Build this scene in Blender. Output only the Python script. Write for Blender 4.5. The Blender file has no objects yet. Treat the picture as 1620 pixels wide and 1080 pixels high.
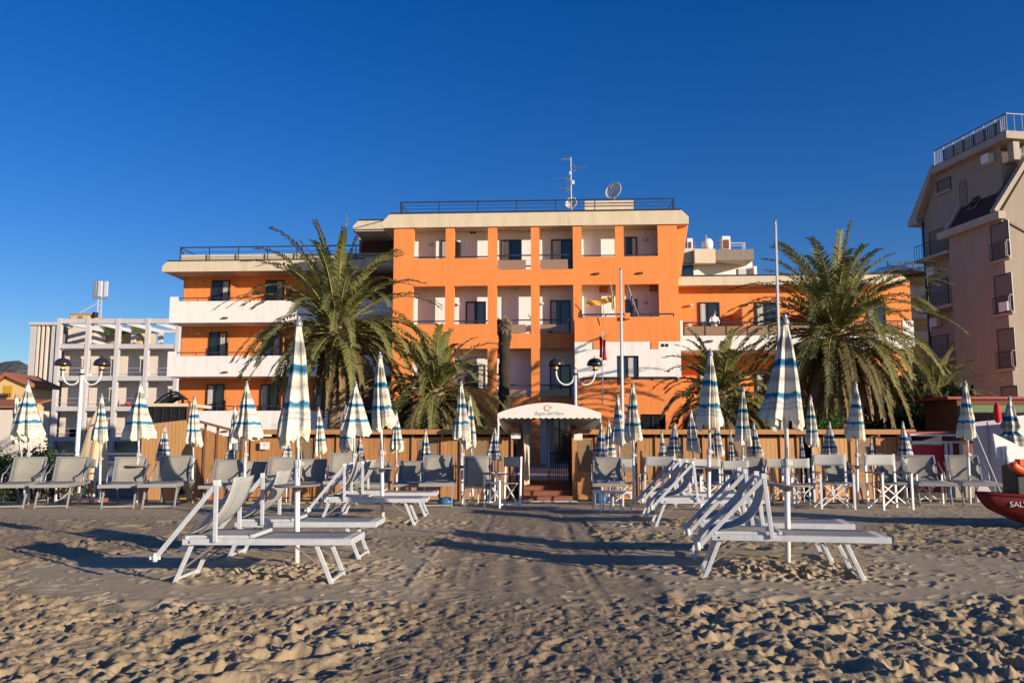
import bpy, bmesh, math, random
import numpy as np
from mathutils import Vector, Matrix, Quaternion
R = math.radians
random.seed(7); rng = np.random.RandomState(5)
sc = bpy.context.scene
col = sc.collection
# ------------------------------------------------------------------ camera
F = 1290.0; EYE = 1.4; PT = math.atan(153.0/1290.0)
cam = bpy.data.cameras.new('camera'); co = bpy.data.objects.new('camera', cam); col.objects.link(co)
cam.sensor_width = 36; cam.lens = 36*F/1620; cam.clip_end = 20000; cam.clip_start = .05
co.location = (0, 0, EYE); co.rotation_euler = (R(90)+PT, 0, 0); sc.camera = co

def ray(px, py):                       # direction of a photo pixel, scaled to y = 1
    r = (px-810)/F; u = (540-py)/F
    dy = math.cos(PT)-u*math.sin(PT); dz = math.sin(PT)+u*math.cos(PT)
    return r/dy, dz/dy
def at(px, py, Y):
    a, b = ray(px, py); return (a*Y, Y, EYE+b*Y)
def smooth(t): t = min(1, max(0, t)); return t*t*(3-2*t)
def gz(y): return -.42*smooth((y-17)/8.0)
def ground_at(px, py):
    a, b = ray(px, py); Y = -EYE/b; return (a*Y, Y)
class Fr:
    def __init__(s, ox, oy, ang, z0): s.ox, s.oy, s.z0 = ox, oy, z0; s.a = R(ang); s.c, s.s = math.cos(s.a), math.sin(s.a)
    def L(s, px, py, d):               # local x,z where the pixel's ray meets plane local y = d
        a, b = ray(px, py)
        t = (d + (-s.s*s.ox + s.c*s.oy)) / (-s.s*a + s.c)
        X, Y = a*t, t
        return (s.c*(X-s.ox)+s.s*(Y-s.oy), EYE+b*t-s.z0)
    def LX(s, px, py, x):              # local y,z where the ray meets plane local x = x
        a, b = ray(px, py)
        t = (x + (s.c*s.ox + s.s*s.oy)) / (s.c*a + s.s)
        X, Y = a*t, t
        return (-s.s*(X-s.ox)+s.c*(Y-s.oy), EYE+b*t-s.z0)
    def x(s, px, py, d): return s.L(px, py, d)[0]
    def z(s, px, py, d): return s.L(px, py, d)[1]
# ------------------------------------------------------------------ materials
M = {}
def mat(name, color, rough=.8, noise=None, bump=None, metal=0, spec=.4, trans=0, sheen=0):
    m = bpy.data.materials.new(name); m.use_nodes = True; nt = m.node_tree; b = nt.nodes['Principled BSDF']
    b.inputs['Base Color'].default_value = (*color, 1); b.inputs['Roughness'].default_value = rough
    b.inputs['Metallic'].default_value = metal; b.inputs['Specular IOR Level'].default_value = spec
    if noise:                            # (scale, amount, second colour)
        tc = nt.nodes.new('ShaderNodeTexCoord'); n = nt.nodes.new('ShaderNodeTexNoise'); n.inputs['Scale'].default_value = noise[0]; n.inputs['Detail'].default_value = 6
        n.inputs['Roughness'].default_value = .65
        r = nt.nodes.new('ShaderNodeValToRGB'); r.color_ramp.elements[0].position = .5-noise[1]/2; r.color_ramp.elements[1].position = .5+noise[1]/2
        r.color_ramp.elements[0].color = (*color, 1); r.color_ramp.elements[1].color = (*noise[2], 1)
        nt.links.new(tc.outputs['Object'], n.inputs['Vector']); nt.links.new(n.outputs['Fac'], r.inputs['Fac']); nt.links.new(r.outputs['Color'], b.inputs['Base Color'])
        if len(noise) > 3:
            mp = nt.nodes.new('ShaderNodeMapping'); mp.inputs['Scale'].default_value = noise[3]
            nt.links.new(tc.outputs['Object'], mp.inputs['Vector']); nt.links.new(mp.outputs['Vector'], n.inputs['Vector'])
    if name in ('orange','white_wall','cream','beige_wall','pink_wall','lilac'):   # rain streaks and patched paint
        tc = nt.nodes.new('ShaderNodeTexCoord'); mp = nt.nodes.new('ShaderNodeMapping'); mp.inputs['Scale'].default_value = (2.2,2.2,.22); n = nt.nodes.new('ShaderNodeTexNoise'); n.inputs['Scale'].default_value = 1.6; n.inputs['Detail'].default_value = 7; n.inputs['Roughness'].default_value = .7
        rm = nt.nodes.new('ShaderNodeMapRange'); rm.inputs['From Min'].default_value = .42; rm.inputs['From Max'].default_value = .72; rm.inputs['To Max'].default_value = .34
        mx = nt.nodes.new('ShaderNodeMixRGB'); mx.blend_type = 'MULTIPLY'; mx.inputs[2].default_value = (.60,.54,.48,1); src = b.inputs['Base Color'].links[0].from_socket
        nt.links.new(tc.outputs['Object'], mp.inputs['Vector']); nt.links.new(mp.outputs['Vector'], n.inputs['Vector']); nt.links.new(n.outputs['Fac'], rm.inputs['Value']); nt.links.new(rm.outputs[0], mx.inputs[0]); nt.links.new(src, mx.inputs[1]); nt.links.new(mx.outputs[0], b.inputs['Base Color'])
    if bump:
        tc = nt.nodes.new('ShaderNodeTexCoord'); n = nt.nodes.new('ShaderNodeTexNoise'); n.inputs['Scale'].default_value = bump[0]; n.inputs['Detail'].default_value = 5
        bp = nt.nodes.new('ShaderNodeBump'); bp.inputs['Distance'].default_value = bump[1]; bp.inputs['Strength'].default_value = .7
        nt.links.new(tc.outputs['Object'], n.inputs['Vector']); nt.links.new(n.outputs['Fac'], bp.inputs['Height']); nt.links.new(bp.outputs['Normal'], b.inputs['Normal'])
    if trans:
        t = nt.nodes.new('ShaderNodeBsdfTranslucent'); mx = nt.nodes.new('ShaderNodeMixShader'); mx.inputs[0].default_value = trans
        src = b.inputs['Base Color'].links[0].from_socket if b.inputs['Base Color'].links else None
        if src: nt.links.new(src, t.inputs['Color'])
        else: t.inputs['Color'].default_value = (*color, 1)
        o = nt.nodes['Material Output']; nt.links.new(b.outputs[0], mx.inputs[1]); nt.links.new(t.outputs[0], mx.inputs[2]); nt.links.new(mx.outputs[0], o.inputs['Surface'])
    M[name] = m; return m
mat('orange', (.76,.235,.058), .85, (.35,.5,(.82,.275,.075)), (25,.004))
mat('white_wall', (.79,.76,.73), .85, (.5,.6,(.84,.81,.77)), (25,.003))
mat('cream', (.60,.51,.37), .85, (.6,.6,(.68,.58,.43)), (20,.004))
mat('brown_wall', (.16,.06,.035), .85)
mat('glass', (.015,.02,.028), .06, spec=.9)
mat('curtain', (.60,.58,.54), .9, (9,.3,(.32,.32,.32),(1,1,.02)))
mat('dark_frame', (.025,.022,.022), .4)
mat('rail', (.03,.035,.05), .4)
mat('rail_glass', (.30,.19,.12), .15, spec=.6)
mat('rail_metal', (.24,.20,.17), .45)
mat('divider', (.45,.17,.06), .4)
mat('white_paint', (.74,.74,.72), .45, (3,.5,(.64,.64,.62)))
mat('white_metal', (.60,.62,.64), .38, (14,.4,(.48,.50,.52)), metal=.1)
mat('textile', (.36,.36,.345), .8, (40,.5,(.30,.30,.285)), trans=.12)
mat('textile_olive', (.27,.26,.215), .85, (4,.5,(.33,.31,.26)), (300,.002), trans=.1)
mat('textile_light', (.46,.455,.43), .85, (6,.5,(.40,.395,.37)), trans=.15)
mat('tray', (.25,.20,.17), .5)
mat('grey_metal', (.30,.31,.33), .45, metal=.4)
mat('light_grey', (.5,.5,.5), .6); mat('shaded_metal', (.27,.265,.25), .5)
mat('black', (.012,.012,.014), .5)
mat('lamp_black', (.03,.022,.03), .22, spec=.7)
mat('lamp_glass', (.75,.45,.12), .15)
mat('wood', (.29,.125,.042), .6, (3.2,.6,(.50,.26,.10),(7,7,.5)), (60,.002))
mat('wood_pale', (.42,.21,.075), .6, (3.2,.6,(.58,.33,.14),(8,8,.4)), (60,.002))
mat('wood_dark', (.15,.07,.035), .7, (3,.5,(.24,.12,.05),(6,6,.5)))
mat('louver', (.20,.13,.075), .7, (8,.3,(.30,.21,.12),(.4,.4,9)))
mat('brick', (.28,.11,.06), .85, (14,.4,(.20,.075,.045)))
mat('awning', (.84,.81,.74), .8, (2,.5,(.78,.74,.66)), trans=.15)
mat('beige_cloth', (.60,.47,.28), .9, (4,.5,(.68,.55,.35)), trans=.15)
mat('red', (.45,.012,.02), .4); mat('red_cloth', (.62,.015,.02), .7, trans=.15)
mat('red_roof', (.28,.04,.03), .6); mat('crimson', (.42,.01,.03), .5)
mat('boat_red', (.17,.010,.010), .5, (5,.5,(.12,.010,.010)))
mat('orange_plastic', (.75,.09,.02), .4)
mat('yellow_cloth', (.75,.40,.06), .8, trans=.3); mat('purple_cloth', (.28,.18,.38), .8, trans=.2); mat('green_cloth', (.45,.55,.36), .8, trans=.2)
mat('green_paint', (.09,.16,.06), .6); mat('blue_plastic', (.04,.16,.34), .4); mat('yellow_plastic', (.6,.35,.03), .4)
mat('corrugated', (.42,.38,.42), .6); mat('fibre_roof', (.22,.10,.06), .8)
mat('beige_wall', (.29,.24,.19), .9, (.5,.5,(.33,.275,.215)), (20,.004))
mat('beige_trim', (.30,.26,.215), .85, (.6,.5,(.44,.38,.31))); mat('mansard', (.05,.012,.01), .7, (.8,.4,(.08,.02,.015)))
mat('lilac', (.50,.48,.49), .7, (.6,.5,(.56,.54,.54))); mat('pink_wall', (.62,.55,.47), .9, (.4,.5,(.68,.60,.52)))
mat('tan_wall', (.55,.38,.19), .9); mat('yellow_wall', (.62,.43,.20), .9); mat('terracotta', (.32,.12,.06), .9); mat('shutter', (.19,.155,.13), .7); mat('shutter_y', (.50,.28,.02), .7)
mat('bark', (.15,.10,.06), .95, (9,.6,(.30,.22,.14),(1,1,3)), (14,.05))
mat('bark_dark', (.022,.016,.012), .95, (9,.6,(.05,.038,.026),(1,1,2)), (16,.04))
mat('frond', (.10,.125,.028), .6, (1.6,.6,(.29,.275,.09)), spec=.5, trans=.3)
mat('frond_low', (.085,.075,.022), .7, (1.6,.6,(.19,.145,.06)), trans=.22)
mat('frond_dry', (.20,.13,.06), .8, (3,.6,(.30,.21,.11)), trans=.15)
mat('rachis', (.32,.27,.11), .6)
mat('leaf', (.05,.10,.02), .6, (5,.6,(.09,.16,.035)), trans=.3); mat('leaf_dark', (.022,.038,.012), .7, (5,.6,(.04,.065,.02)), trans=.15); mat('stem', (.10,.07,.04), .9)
mat('flower', (.6,.03,.12), .7, trans=.2)
mat('skin', (.50,.27,.18), .6); mat('shirt', (.80,.79,.77), .8); mat('trousers', (.55,.54,.52), .8); mat('hair', (.10,.06,.04), .7)
mat('print_grey', (.42,.42,.43), .8); mat('print_red', (.55,.10,.06), .8); mat('print_white', (.7,.66,.6), .7)
mat('mountain', (.04,.052,.06), 1, (.008,.5,(.13,.13,.125)), (.02,30))  # distance haze is put into the colour as a bluish tint
mat('debris', (.30,.25,.19), .8, (3,.5,(.62,.57,.48))); mat('paving', (.30,.26,.22), .9, (2,.5,(.36,.32,.27)))

def stripe_mat(name, stops, checks):
    m = bpy.data.materials.new(name); m.use_nodes = True; nt = m.node_tree; N = nt.nodes; L = nt.links; b = N['Principled BSDF']
    b.inputs['Roughness'].default_value = .9; b.inputs['Specular IOR Level'].default_value = .15
    tc = N.new('ShaderNodeTexCoord'); sx = N.new('ShaderNodeSeparateXYZ'); L.new(tc.outputs['Object'], sx.inputs[0])
    n = N.new('ShaderNodeTexNoise'); n.inputs['Scale'].default_value = 6; L.new(tc.outputs['Object'], n.inputs['Vector'])
    a = N.new('ShaderNodeMath'); a.operation = 'MULTIPLY_ADD'; a.inputs[1].default_value = -1/1.4; L.new(sx.outputs[2], a.inputs[0])
    n2 = N.new('ShaderNodeMath'); n2.operation = 'MULTIPLY_ADD'; n2.inputs[1].default_value = .085; n2.inputs[2].default_value = -.042; L.new(n.outputs['Fac'], n2.inputs[0]); L.new(n2.outputs[0], a.inputs[2])
    r = N.new('ShaderNodeValToRGB'); cr = r.color_ramp; cr.interpolation = 'LINEAR'
    cr.elements[0].position = 0; cr.elements[0].color = (*stops[0][1], 1); cr.elements[1].position = 1; cr.elements[1].color = (*stops[-1][1], 1)
    for p, c in stops[1:-1]:
        e = cr.elements.new(p); e.color = (*c, 1)
    L.new(a.outputs[0], r.inputs['Fac'])
    base = r.outputs['Color']
    if checks:                           # a woven plaid: threads running down the gores
        at2 = N.new('ShaderNodeMath'); at2.operation = 'ARCTAN2'; L.new(sx.outputs[0], at2.inputs[0]); L.new(sx.outputs[1], at2.inputs[1])
        s2 = N.new('ShaderNodeMath'); s2.operation = 'MULTIPLY'; s2.inputs[1].default_value = 16; L.new(at2.outputs[0], s2.inputs[0])
        s3 = N.new('ShaderNodeMath'); s3.operation = 'SINE'; L.new(s2.outputs[0], s3.inputs[0])
        s4 = N.new('ShaderNodeMapRange'); s4.inputs['From Min'].default_value = .1; s4.inputs['From Max'].default_value = .6; s4.inputs['To Max'].default_value = checks; L.new(s3.outputs[0], s4.inputs['Value'])
        mx = N.new('ShaderNodeMixRGB'); mx.blend_type = 'MULTIPLY'; mx.inputs[2].default_value = (.30,.34,.46,1); L.new(s4.outputs[0], mx.inputs[0]); L.new(base, mx.inputs[1]); base = mx.outputs[0]
    L.new(base, b.inputs['Base Color'])
    bn = N.new('ShaderNodeTexNoise'); bn.inputs['Scale'].default_value = 14; L.new(tc.outputs['Object'], bn.inputs['Vector'])
    bp = N.new('ShaderNodeBump'); bp.inputs['Distance'].default_value = .02; bp.inputs['Strength'].default_value = .6; L.new(bn.outputs['Fac'], bp.inputs['Height']); L.new(bp.outputs['Normal'], b.inputs['Normal'])
    t = N.new('ShaderNodeBsdfTranslucent'); L.new(base, t.inputs['Color']); ms = N.new('ShaderNodeMixShader'); ms.inputs[0].default_value = .15
    L.new(b.outputs[0], ms.inputs[1]); L.new(t.outputs[0], ms.inputs[2]); L.new(ms.outputs[0], N['Material Output'].inputs['Surface'])
    M[name] = m
W = (.79,.745,.625); BL = (.045,.22,.34); GR = (.36,.35,.32); LB = (.30,.44,.52)
stripe_mat('stripes', [(0,(.10,.17,.22)),(.035,W),(.14,W),(.18,GR),(.25,(.33,.33,.31)),(.30,W),(.37,W),(.385,BL),(.425,(.02,.13,.27)),(.455,LB),(.48,W),(.53,(.66,.60,.50)),(.57,(.42,.41,.38)),(.60,(.66,.60,.50)),(.64,W),(.705,W),(.72,BL),(.75,BL),(.77,LB),(.79,W),(.82,(.44,.44,.43)),(.845,W),(.87,(.44,.44,.43)),(.895,W),(.93,W),(.95,(.80,.75,.60)),(1,(.80,.75,.60))], 0)
D2 = (.04,.08,.26)
stripe_mat('plaid', [(0,(.1,.15,.22)),(.03,W),(.12,W),(.16,GR),(.24,W),(.36,W),(.39,BL),(.46,D2),(.50,W),(.58,GR),(.68,W),(.73,D2),(.78,BL),(.80,W),(.90,GR),(.93,W),(1,W)], .75)

# ------------------------------------------------------------------ mesh helpers
class MB:
    def __init__(s): s.v = []; s.f = []; s.sm = []
    def add(s, vs, fs, smooth=False):
        o = len(s.v); s.v += [tuple(v) for v in vs]; s.f += [tuple(i+o for i in f) for f in fs]; s.sm += [smooth]*len(fs); return s
    def box(s, x0, x1, y0, y1, z0, z1):
        x0, x1 = min(x0,x1), max(x0,x1); y0, y1 = min(y0,y1), max(y0,y1); z0, z1 = min(z0,z1), max(z0,z1)
        return s.add([(x0,y0,z0),(x1,y0,z0),(x1,y1,z0),(x0,y1,z0),(x0,y0,z1),(x1,y0,z1),(x1,y1,z1),(x0,y1,z1)],
              [(0,3,2,1),(4,5,6,7),(0,1,5,4),(1,2,6,5),(2,3,7,6),(3,0,4,7)])
    def bar(s, p, q, w, h=None, up=(0,0,1)):      # rectangular bar between two points
        h = h or w; p, q = Vector(p), Vector(q); d = (q-p).normalized(); u = Vector(up)
        if abs(d.dot(u)) > .97: u = Vector((0,1,0))
        a = d.cross(u).normalized()*w/2; b = a.normalized().cross(d).normalized()*h/2
        vs = [p-a-b,p+a-b,p+a+b,p-a+b,q-a-b,q+a-b,q+a+b,q-a+b]
        return s.add(vs, [(0,1,2,3),(7,6,5,4),(0,4,5,1),(1,5,6,2),(2,6,7,3),(3,7,4,0)])
    def tube(s, pts, r, n=8, caps=True):
        pts = [Vector(p) for p in pts]; k = len(pts); rs = r if isinstance(r, (list,tuple)) else [r]*k
        vs = []; fs = []; prev = None
        for i, p in enumerate(pts):
            d = (pts[min(i+1,k-1)]-pts[max(i-1,0)]).normalized()
            if prev is None: u = Vector((0,0,1)) if abs(d.z) < .9 else Vector((1,0,0)); a = d.cross(u).normalized()
            else: a = (prev-d*prev.dot(d)).normalized()
            prev = a; b = d.cross(a)
            for j in range(n):
                t = 2*math.pi*j/n; vs.append(p+(a*math.cos(t)+b*math.sin(t))*rs[i])
        for i in range(k-1):
            for j in range(n): fs.append((i*n+j, i*n+(j+1)%n, (i+1)*n+(j+1)%n, (i+1)*n+j))
        if caps: fs.append(tuple(range(n))[::-1]); fs.append(tuple(range((k-1)*n, k*n)))
        return s.add(vs, fs, True)
    def lathe(s, prof, n=16, c=(0,0,0)):
        vs = []; fs = []
        for r, z in prof:
            for j in range(n): t = 2*math.pi*j/n; vs.append((c[0]+r*math.cos(t), c[1]+r*math.sin(t), c[2]+z))
        for i in range(len(prof)-1):
            for j in range(n): fs.append((i*n+j, i*n+(j+1)%n, (i+1)*n+(j+1)%n, (i+1)*n+j))
        return s.add(vs, fs, True)
    def prism(s, pts, off):              # planar polygon pushed by an offset
        o = Vector(off); a = [Vector(p) for p in pts]; n = len(a)
        fs = [tuple(range(n)), tuple(range(2*n-1, n-1, -1))]+[(i, n+i, n+(i+1)%n, (i+1)%n) for i in range(n)]
        return s.add(a+[p+o for p in a], fs)
    def sheet(s, grid, smooth=True):     # rows of points
        n = len(grid[0]); vs = [p for r in grid for p in r]; fs = []
        for i in range(len(grid)-1):
            for j in range(n-1): fs.append((i*n+j, i*n+j+1, (i+1)*n+j+1, (i+1)*n+j))
        return s.add(vs, fs, smooth)
    def build(s, name, m, parent=None, bevel=0, solid=0):
        me = bpy.data.meshes.new(name); me.from_pydata(s.v, [], s.f); me.materials.append(M[m] if isinstance(m, str) else m)
        me.polygons.foreach_set('use_smooth', s.sm); me.update()
        bm = bmesh.new(); bm.from_mesh(me); bmesh.ops.recalc_face_normals(bm, faces=bm.faces); bm.to_mesh(me); bm.free()
        o = bpy.data.objects.new(name, me); col.objects.link(o)
        if parent: o.parent = parent
        if bevel: b = o.modifiers.new('bevel', 'BEVEL'); b.width = bevel; b.segments = 2; b.limit_method = 'ANGLE'
        if solid: b = o.modifiers.new('solid', 'SOLIDIFY'); b.thickness = solid; b.offset = 0
        return o
def tag(o, label=None, cat=None, group=None, kind=None):
    for k, v in (('label',label),('category',cat),('group',group),('kind',kind)):
        if v: o[k] = v
    return o
def empty(name, loc=(0,0,0), rz=0, label=None, cat=None, group=None):
    o = bpy.data.objects.new(name, None); col.objects.link(o); o.location = loc; o.rotation_euler.z = rz; o.empty_display_size = .2
    return tag(o, label, cat, group)
kids = {}
def copy_tree(o, parent=None):
    c = o.copy(); col.objects.link(c)
    if parent: c.parent = parent
    for ch in list(o.children): copy_tree(ch, c)
    return c
def B(x0,x1,y0,y1,z0,z1): return MB().box(x0,x1,y0,y1,z0,z1)
def text_mesh(name, body, size, m, parent, loc, rot, ext=.004, shear=0, width=None):
    cu = bpy.data.curves.new(name, 'FONT'); cu.body = body; cu.size = size; cu.extrude = ext; cu.align_x = 'CENTER'; cu.shear = shear
    if width: cu.space_character = width
    t = bpy.data.objects.new(name, cu); col.objects.link(t)
    me = bpy.data.meshes.new_from_object(t.evaluated_get(bpy.context.evaluated_depsgraph_get())); bpy.data.objects.remove(t)
    me.materials.clear(); me.materials.append(M[m])
    o = bpy.data.objects.new(name, me); col.objects.link(o); o.parent = parent; o.location = loc; o.rotation_euler = rot; return o

# ------------------------------------------------------------------ world and sun
SUN_AZ, SUN_EL = 126.0, 12.5           # clockwise from +Y, degrees
w = bpy.data.worlds.new('World'); sc.world = w; w.use_nodes = True; nt = w.node_tree
sky = nt.nodes.new('ShaderNodeTexSky'); sky.sky_type = 'NISHITA'; sky.sun_disc = False; sky.sun_elevation = R(SUN_EL); sky.sun_rotation = R(SUN_AZ)
sky.altitude = 0; sky.air_density = 1.0; sky.dust_density = .4; sky.ozone_density = 4.0
hs_ = nt.nodes.new('ShaderNodeHueSaturation'); hs_.inputs['Saturation'].default_value = 1.27; hs_.inputs['Hue'].default_value = .519; hs_.inputs['Value'].default_value = 1.0
nt.links.new(sky.outputs[0], hs_.inputs['Color']); nt.links.new(hs_.outputs[0], nt.nodes['Background'].inputs[0]); nt.nodes['Background'].inputs[1].default_value = .1
sd = bpy.data.lights.new('sun', 'SUN'); sd.energy = 5.0; sd.angle = R(.5); sd.color = (1,.85,.68); so = bpy.data.objects.new('sun', sd); col.objects.link(so)
tos = Vector((math.sin(R(SUN_AZ))*math.cos(R(SUN_EL)), math.cos(R(SUN_AZ))*math.cos(R(SUN_EL)), math.sin(R(SUN_EL))))
so.rotation_euler = tos.to_track_quat('Z', 'Y').to_euler()
so.location = tos*60
sc.view_settings.view_transform = 'Standard'; sc.view_settings.look = 'None'; sc.view_settings.exposure = .44; sc.view_settings.gamma = 1
sc.cycles.max_bounces = 5; sc.cycles.transparent_max_bounces = 6

# ------------------------------------------------------------------ sand
def vnoise(x, y, seed=0):
    xi = np.floor(x).astype(np.int64); yi = np.floor(y).astype(np.int64); fx = x-xi; fy = y-yi
    def h(a, b):
        n = (a*374761393+b*668265263+seed*982451653) & 0x7fffffff; n = ((n ^ (n >> 13))*1274126177) & 0x7fffffff; n = n ^ (n >> 16)
        return (n & 0xffff)/65535.0
    sx = fx*fx*(3-2*fx); sy = fy*fy*(3-2*fy)
    return (h(xi,yi)*(1-sx)+h(xi+1,yi)*sx)*(1-sy)+(h(xi,yi+1)*(1-sx)+h(xi+1,yi+1)*sx)*sy-.5
def fbm(x, y, o=4, seed=0):
    r = 0; a = 1
    for i in range(o): r = r+a*vnoise(x, y, seed+i); x = x*2.03+1.7; y = y*2.03+9.2; a *= .5
    return r
ys = [3.1]
while ys[-1] < 26: ys.append(ys[-1]+.00105*ys[-1]**1.6)
ys = [-60,-20,-8,-3,0,1.5,2.4]+ys+[27,29,33,40,50,65,90,140,220,400,800,1600,3500,8000]
ts = np.linspace(-1, 1, 861); wv = np.array([1.15,1.4,1.8,2.6,4,7,12,25])
ts = np.concatenate([-wv[::-1], ts, wv])
YS = np.array(ys); Wd = np.maximum(YS, 3)*.665+.75
X = ts[None,:]*Wd[:,None]; Y = np.repeat(YS[:,None], len(ts), 1)
sm = lambda t: np.clip(t,0,1)**2*(3-2*np.clip(t,0,1))
Z = -.42*sm((Y-17)/8.0)
act = sm((26-Y)/3)*sm((Y-2)/1)
wob = .35*vnoise(X*1.3, Y*1.3, 3)+.25*vnoise(X*3, Y*3, 4)
def ell(cx, cy, rx, ry, soft=.25):
    d = np.sqrt(((X-cx)/rx)**2+((Y-cy)/ry)**2)+wob*.35; return sm((1-d)/soft+.5)
smoothz = np.maximum.reduce([ell(-2.3,9.0,3.0,1.9), ell(3.1,9.0,3.0,1.8), ell(-2.2,14.2,2.8,2.2), ell(3.6,14.2,2.4,2.0),
     sm((1.15-np.abs(X-.25+.02*(Y-8))+wob*.5)/.3)*sm((Y-6.4)/1.2), sm((Y-14.2+wob*2)/1.4)])
rough = (1-smoothz*.93)
strip = sm((1.2-np.abs(X-.25)+wob*.8)/.35)*sm((8-Y)/1.5)
rough = np.clip(rough*(1-.8*strip), .05, 1)
path_f = sm((1.15-np.abs(X-.3)+wob)/.3)*sm((6.9-Y)/1)            # churned sand at the foot of the path
Z0 = Z.copy()
rr = .03*fbm(X*2.1+.3*Y, Y*1.9, 3, 11)+.020*fbm(X*6.5, Y*5.6, 3, 21)
rr += .018*(np.abs(fbm(X*8, Y*7, 3, 31))-.2)
Z += act*rough*rr*.32
Z += act*(.006*fbm(X*3, Y*3, 3, 41)+.0025*fbm(X*22, Y*22, 3, 51)+rough*.010*(np.abs(fbm(X*17, Y*13, 4, 55))-.12)+.002*fbm(X*9, Y*30, 2, 52)*smoothz)
Z += act*(strip*(.030*(np.abs(fbm(X*11, Y*9, 4, 61))-.1)+.012*fbm(X*3,Y*2.5,3,62)))
pth = sm((1.2-np.abs(X-.25))/.2)*sm((17-Y)/3)*sm((Y-6)/2)
Z += act*pth*(-.02+.007*np.sin(X*21+1.5*fbm(X,Y*.6,2,77))*(fbm(X*1.2,Y*.8,2,78)+.4)+.008*np.abs(fbm(X*7,Y*5,3,79)))
rows = {}
def dent(cx, cy, rx, ry, ang, depth, rim=.35):
    i0 = np.searchsorted(YS, cy-2.4*max(rx,ry)); i1 = np.searchsorted(YS, cy+2.4*max(rx,ry))
    if i1-i0 < 2 or i0 < 7: return
    wd = Wd[(i0+i1)//2]; R2 = 2.6*max(rx,ry)
    j0 = np.searchsorted(ts, (cx-R2)/wd); j1 = np.searchsorted(ts, (cx+R2)/wd)
    if j1-j0 < 2: return
    x = X[i0:i1,j0:j1]-cx; y = Y[i0:i1,j0:j1]-cy; c, s = math.cos(ang), math.sin(ang)
    d2 = ((x*c+y*s)/rx)**2+((-x*s+y*c)/ry)**2
    Z[i0:i1,j0:j1] += -depth*np.exp(-np.minimum(d2,50)**1.7)+depth*rim*np.exp(-(np.sqrt(d2)-1.35)**2*7)*(1+.5*np.sin(3*np.arctan2(y,x)+cx*50))
def rough_at(x, y):
    i = min(len(YS)-1, np.searchsorted(YS, y)); j = min(len(ts)-1, max(0, np.searchsorted(ts, x/Wd[i]))); return rough[i,j]
for k in range(500):
    y = 3.2+rng.rand()**1.1*11; wd = y*.68+.6; x = (rng.rand()*2-1)*wd
    if rough_at(x, y) < .6: continue
    s = .8+.6*rng.rand(); dent(x, y, .10*s, .17*s, rng.rand()*3.14, .024*s, .35)
for k in range(9000):
    y = 3.2+rng.rand()**1.25*12.5; wd = y*.68+.6; x = (rng.rand()*2-1)*wd
    if rough_at(x, y) < .5 and not (y < 7.5 and rng.rand() < .12): continue
    if fbm(np.array(x*.8), np.array(y*.8), 2, 99) < -.18: continue
    s = .5+.6*rng.rand(); dent(x, y, .048*s, .11*s, rng.rand()*3.14, .019*s*(.4+.9*rng.rand()), .35)
for k in range(5200):
    y = 3.2+rng.rand()*7; wd = y*.68+.6; x = (rng.rand()*2-1)*wd
    if rough_at(x, y) < .5: continue
    s = .35+.4*rng.rand(); dent(x, y, .06*s, .08*s, rng.rand()*3.14, .020*s*(1 if rng.rand() < .6 else -1), .4)
for k in range(900):                    # churned zones under the loungers
    cx, cy = [(-2.4,8.9),(2.9,8.9),(-2.1,13.9),(3.3,13.7)][k % 4]
    x = cx+rng.randn()*.62; y = cy+rng.randn()*.38; s = .5+.5*rng.rand(); dent(x, y, .06*s, .10*s, rng.rand()*3.14, .02*s, .6)
for k in range(1500):                   # sparse shallow prints across the raked zones and the path
    y = 6.5+rng.rand()*14; wd = y*.66; x = (rng.rand()*2-1)*wd
    if rough_at(x, y) > .5: continue
    s = .7+.6*rng.rand(); dent(x, y, .055*s, .12*s, rng.rand()*3.14, .0075*s, .5)
for xx in (-.44,.86):                    # faint wheel ruts down the path
    for k in range(150): yy = 6.8+k*.07; dent(xx+.07*math.sin(yy*.5), yy, .06, .09, 0, .0026+.0015*math.sin(yy*3), .35)
def ridge(pts, wdt, h):
    for i in range(len(pts)-1):
        (x0,y0),(x1,y1) = pts[i],pts[i+1]; n = int(math.hypot(x1-x0,y1-y0)/.05)+1
        for k in range(n):
            t = k/n; dent(x0+(x1-x0)*t+rng.randn()*.01, y0+(y1-y0)*t+rng.randn()*.01, wdt, wdt*1.5, 0, -h, .1)

ridge([(1.05,8.6),(1.2,10),(1.3,12),(1.25,14.5)], .03, .008); ridge([(-1.0,8.0),(-.95,10),(-.9,13)], .03, .006)

for (cx, cy) in ((5.0,8.3),(-1.0,8.9)):   # raked rings round the umbrella sites
    for q in range(3): ridge([(cx+(.3-.08*q)*math.cos(a), cy+(.62-.14*q)*math.sin(a)) for a in np.linspace(-1.4,1.4,9)], .02, .007)
nr, nc = X.shape
me = bpy.data.meshes.new('sand_beach')
vs = np.stack([X,Y,Z], -1).reshape(-1,3).astype(np.float32)
idx = np.arange(nr*nc).reshape(nr,nc); q = np.stack([idx[:-1,:-1],idx[:-1,1:],idx[1:,1:],idx[1:,:-1]], -1).reshape(-1,4)
me.vertices.add(len(vs)); me.vertices.foreach_set('co', vs.ravel()); me.loops.add(q.size); me.loops.foreach_set('vertex_index', q.ravel().astype(np.int32))
me.polygons.add(len(q)); me.polygons.foreach_set('loop_start', np.arange(0,q.size,4,dtype=np.int32)); me.polygons.foreach_set('loop_total', np.full(len(q),4,dtype=np.int32))
me.polygons.foreach_set('use_smooth', np.ones(len(q), dtype=bool)); me.update(calc_edges=True)
ca = me.attributes.new('smoothed', 'FLOAT', 'POINT'); ca.data.foreach_set('value', np.clip(smoothz,0,1).ravel().astype(np.float32))
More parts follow.
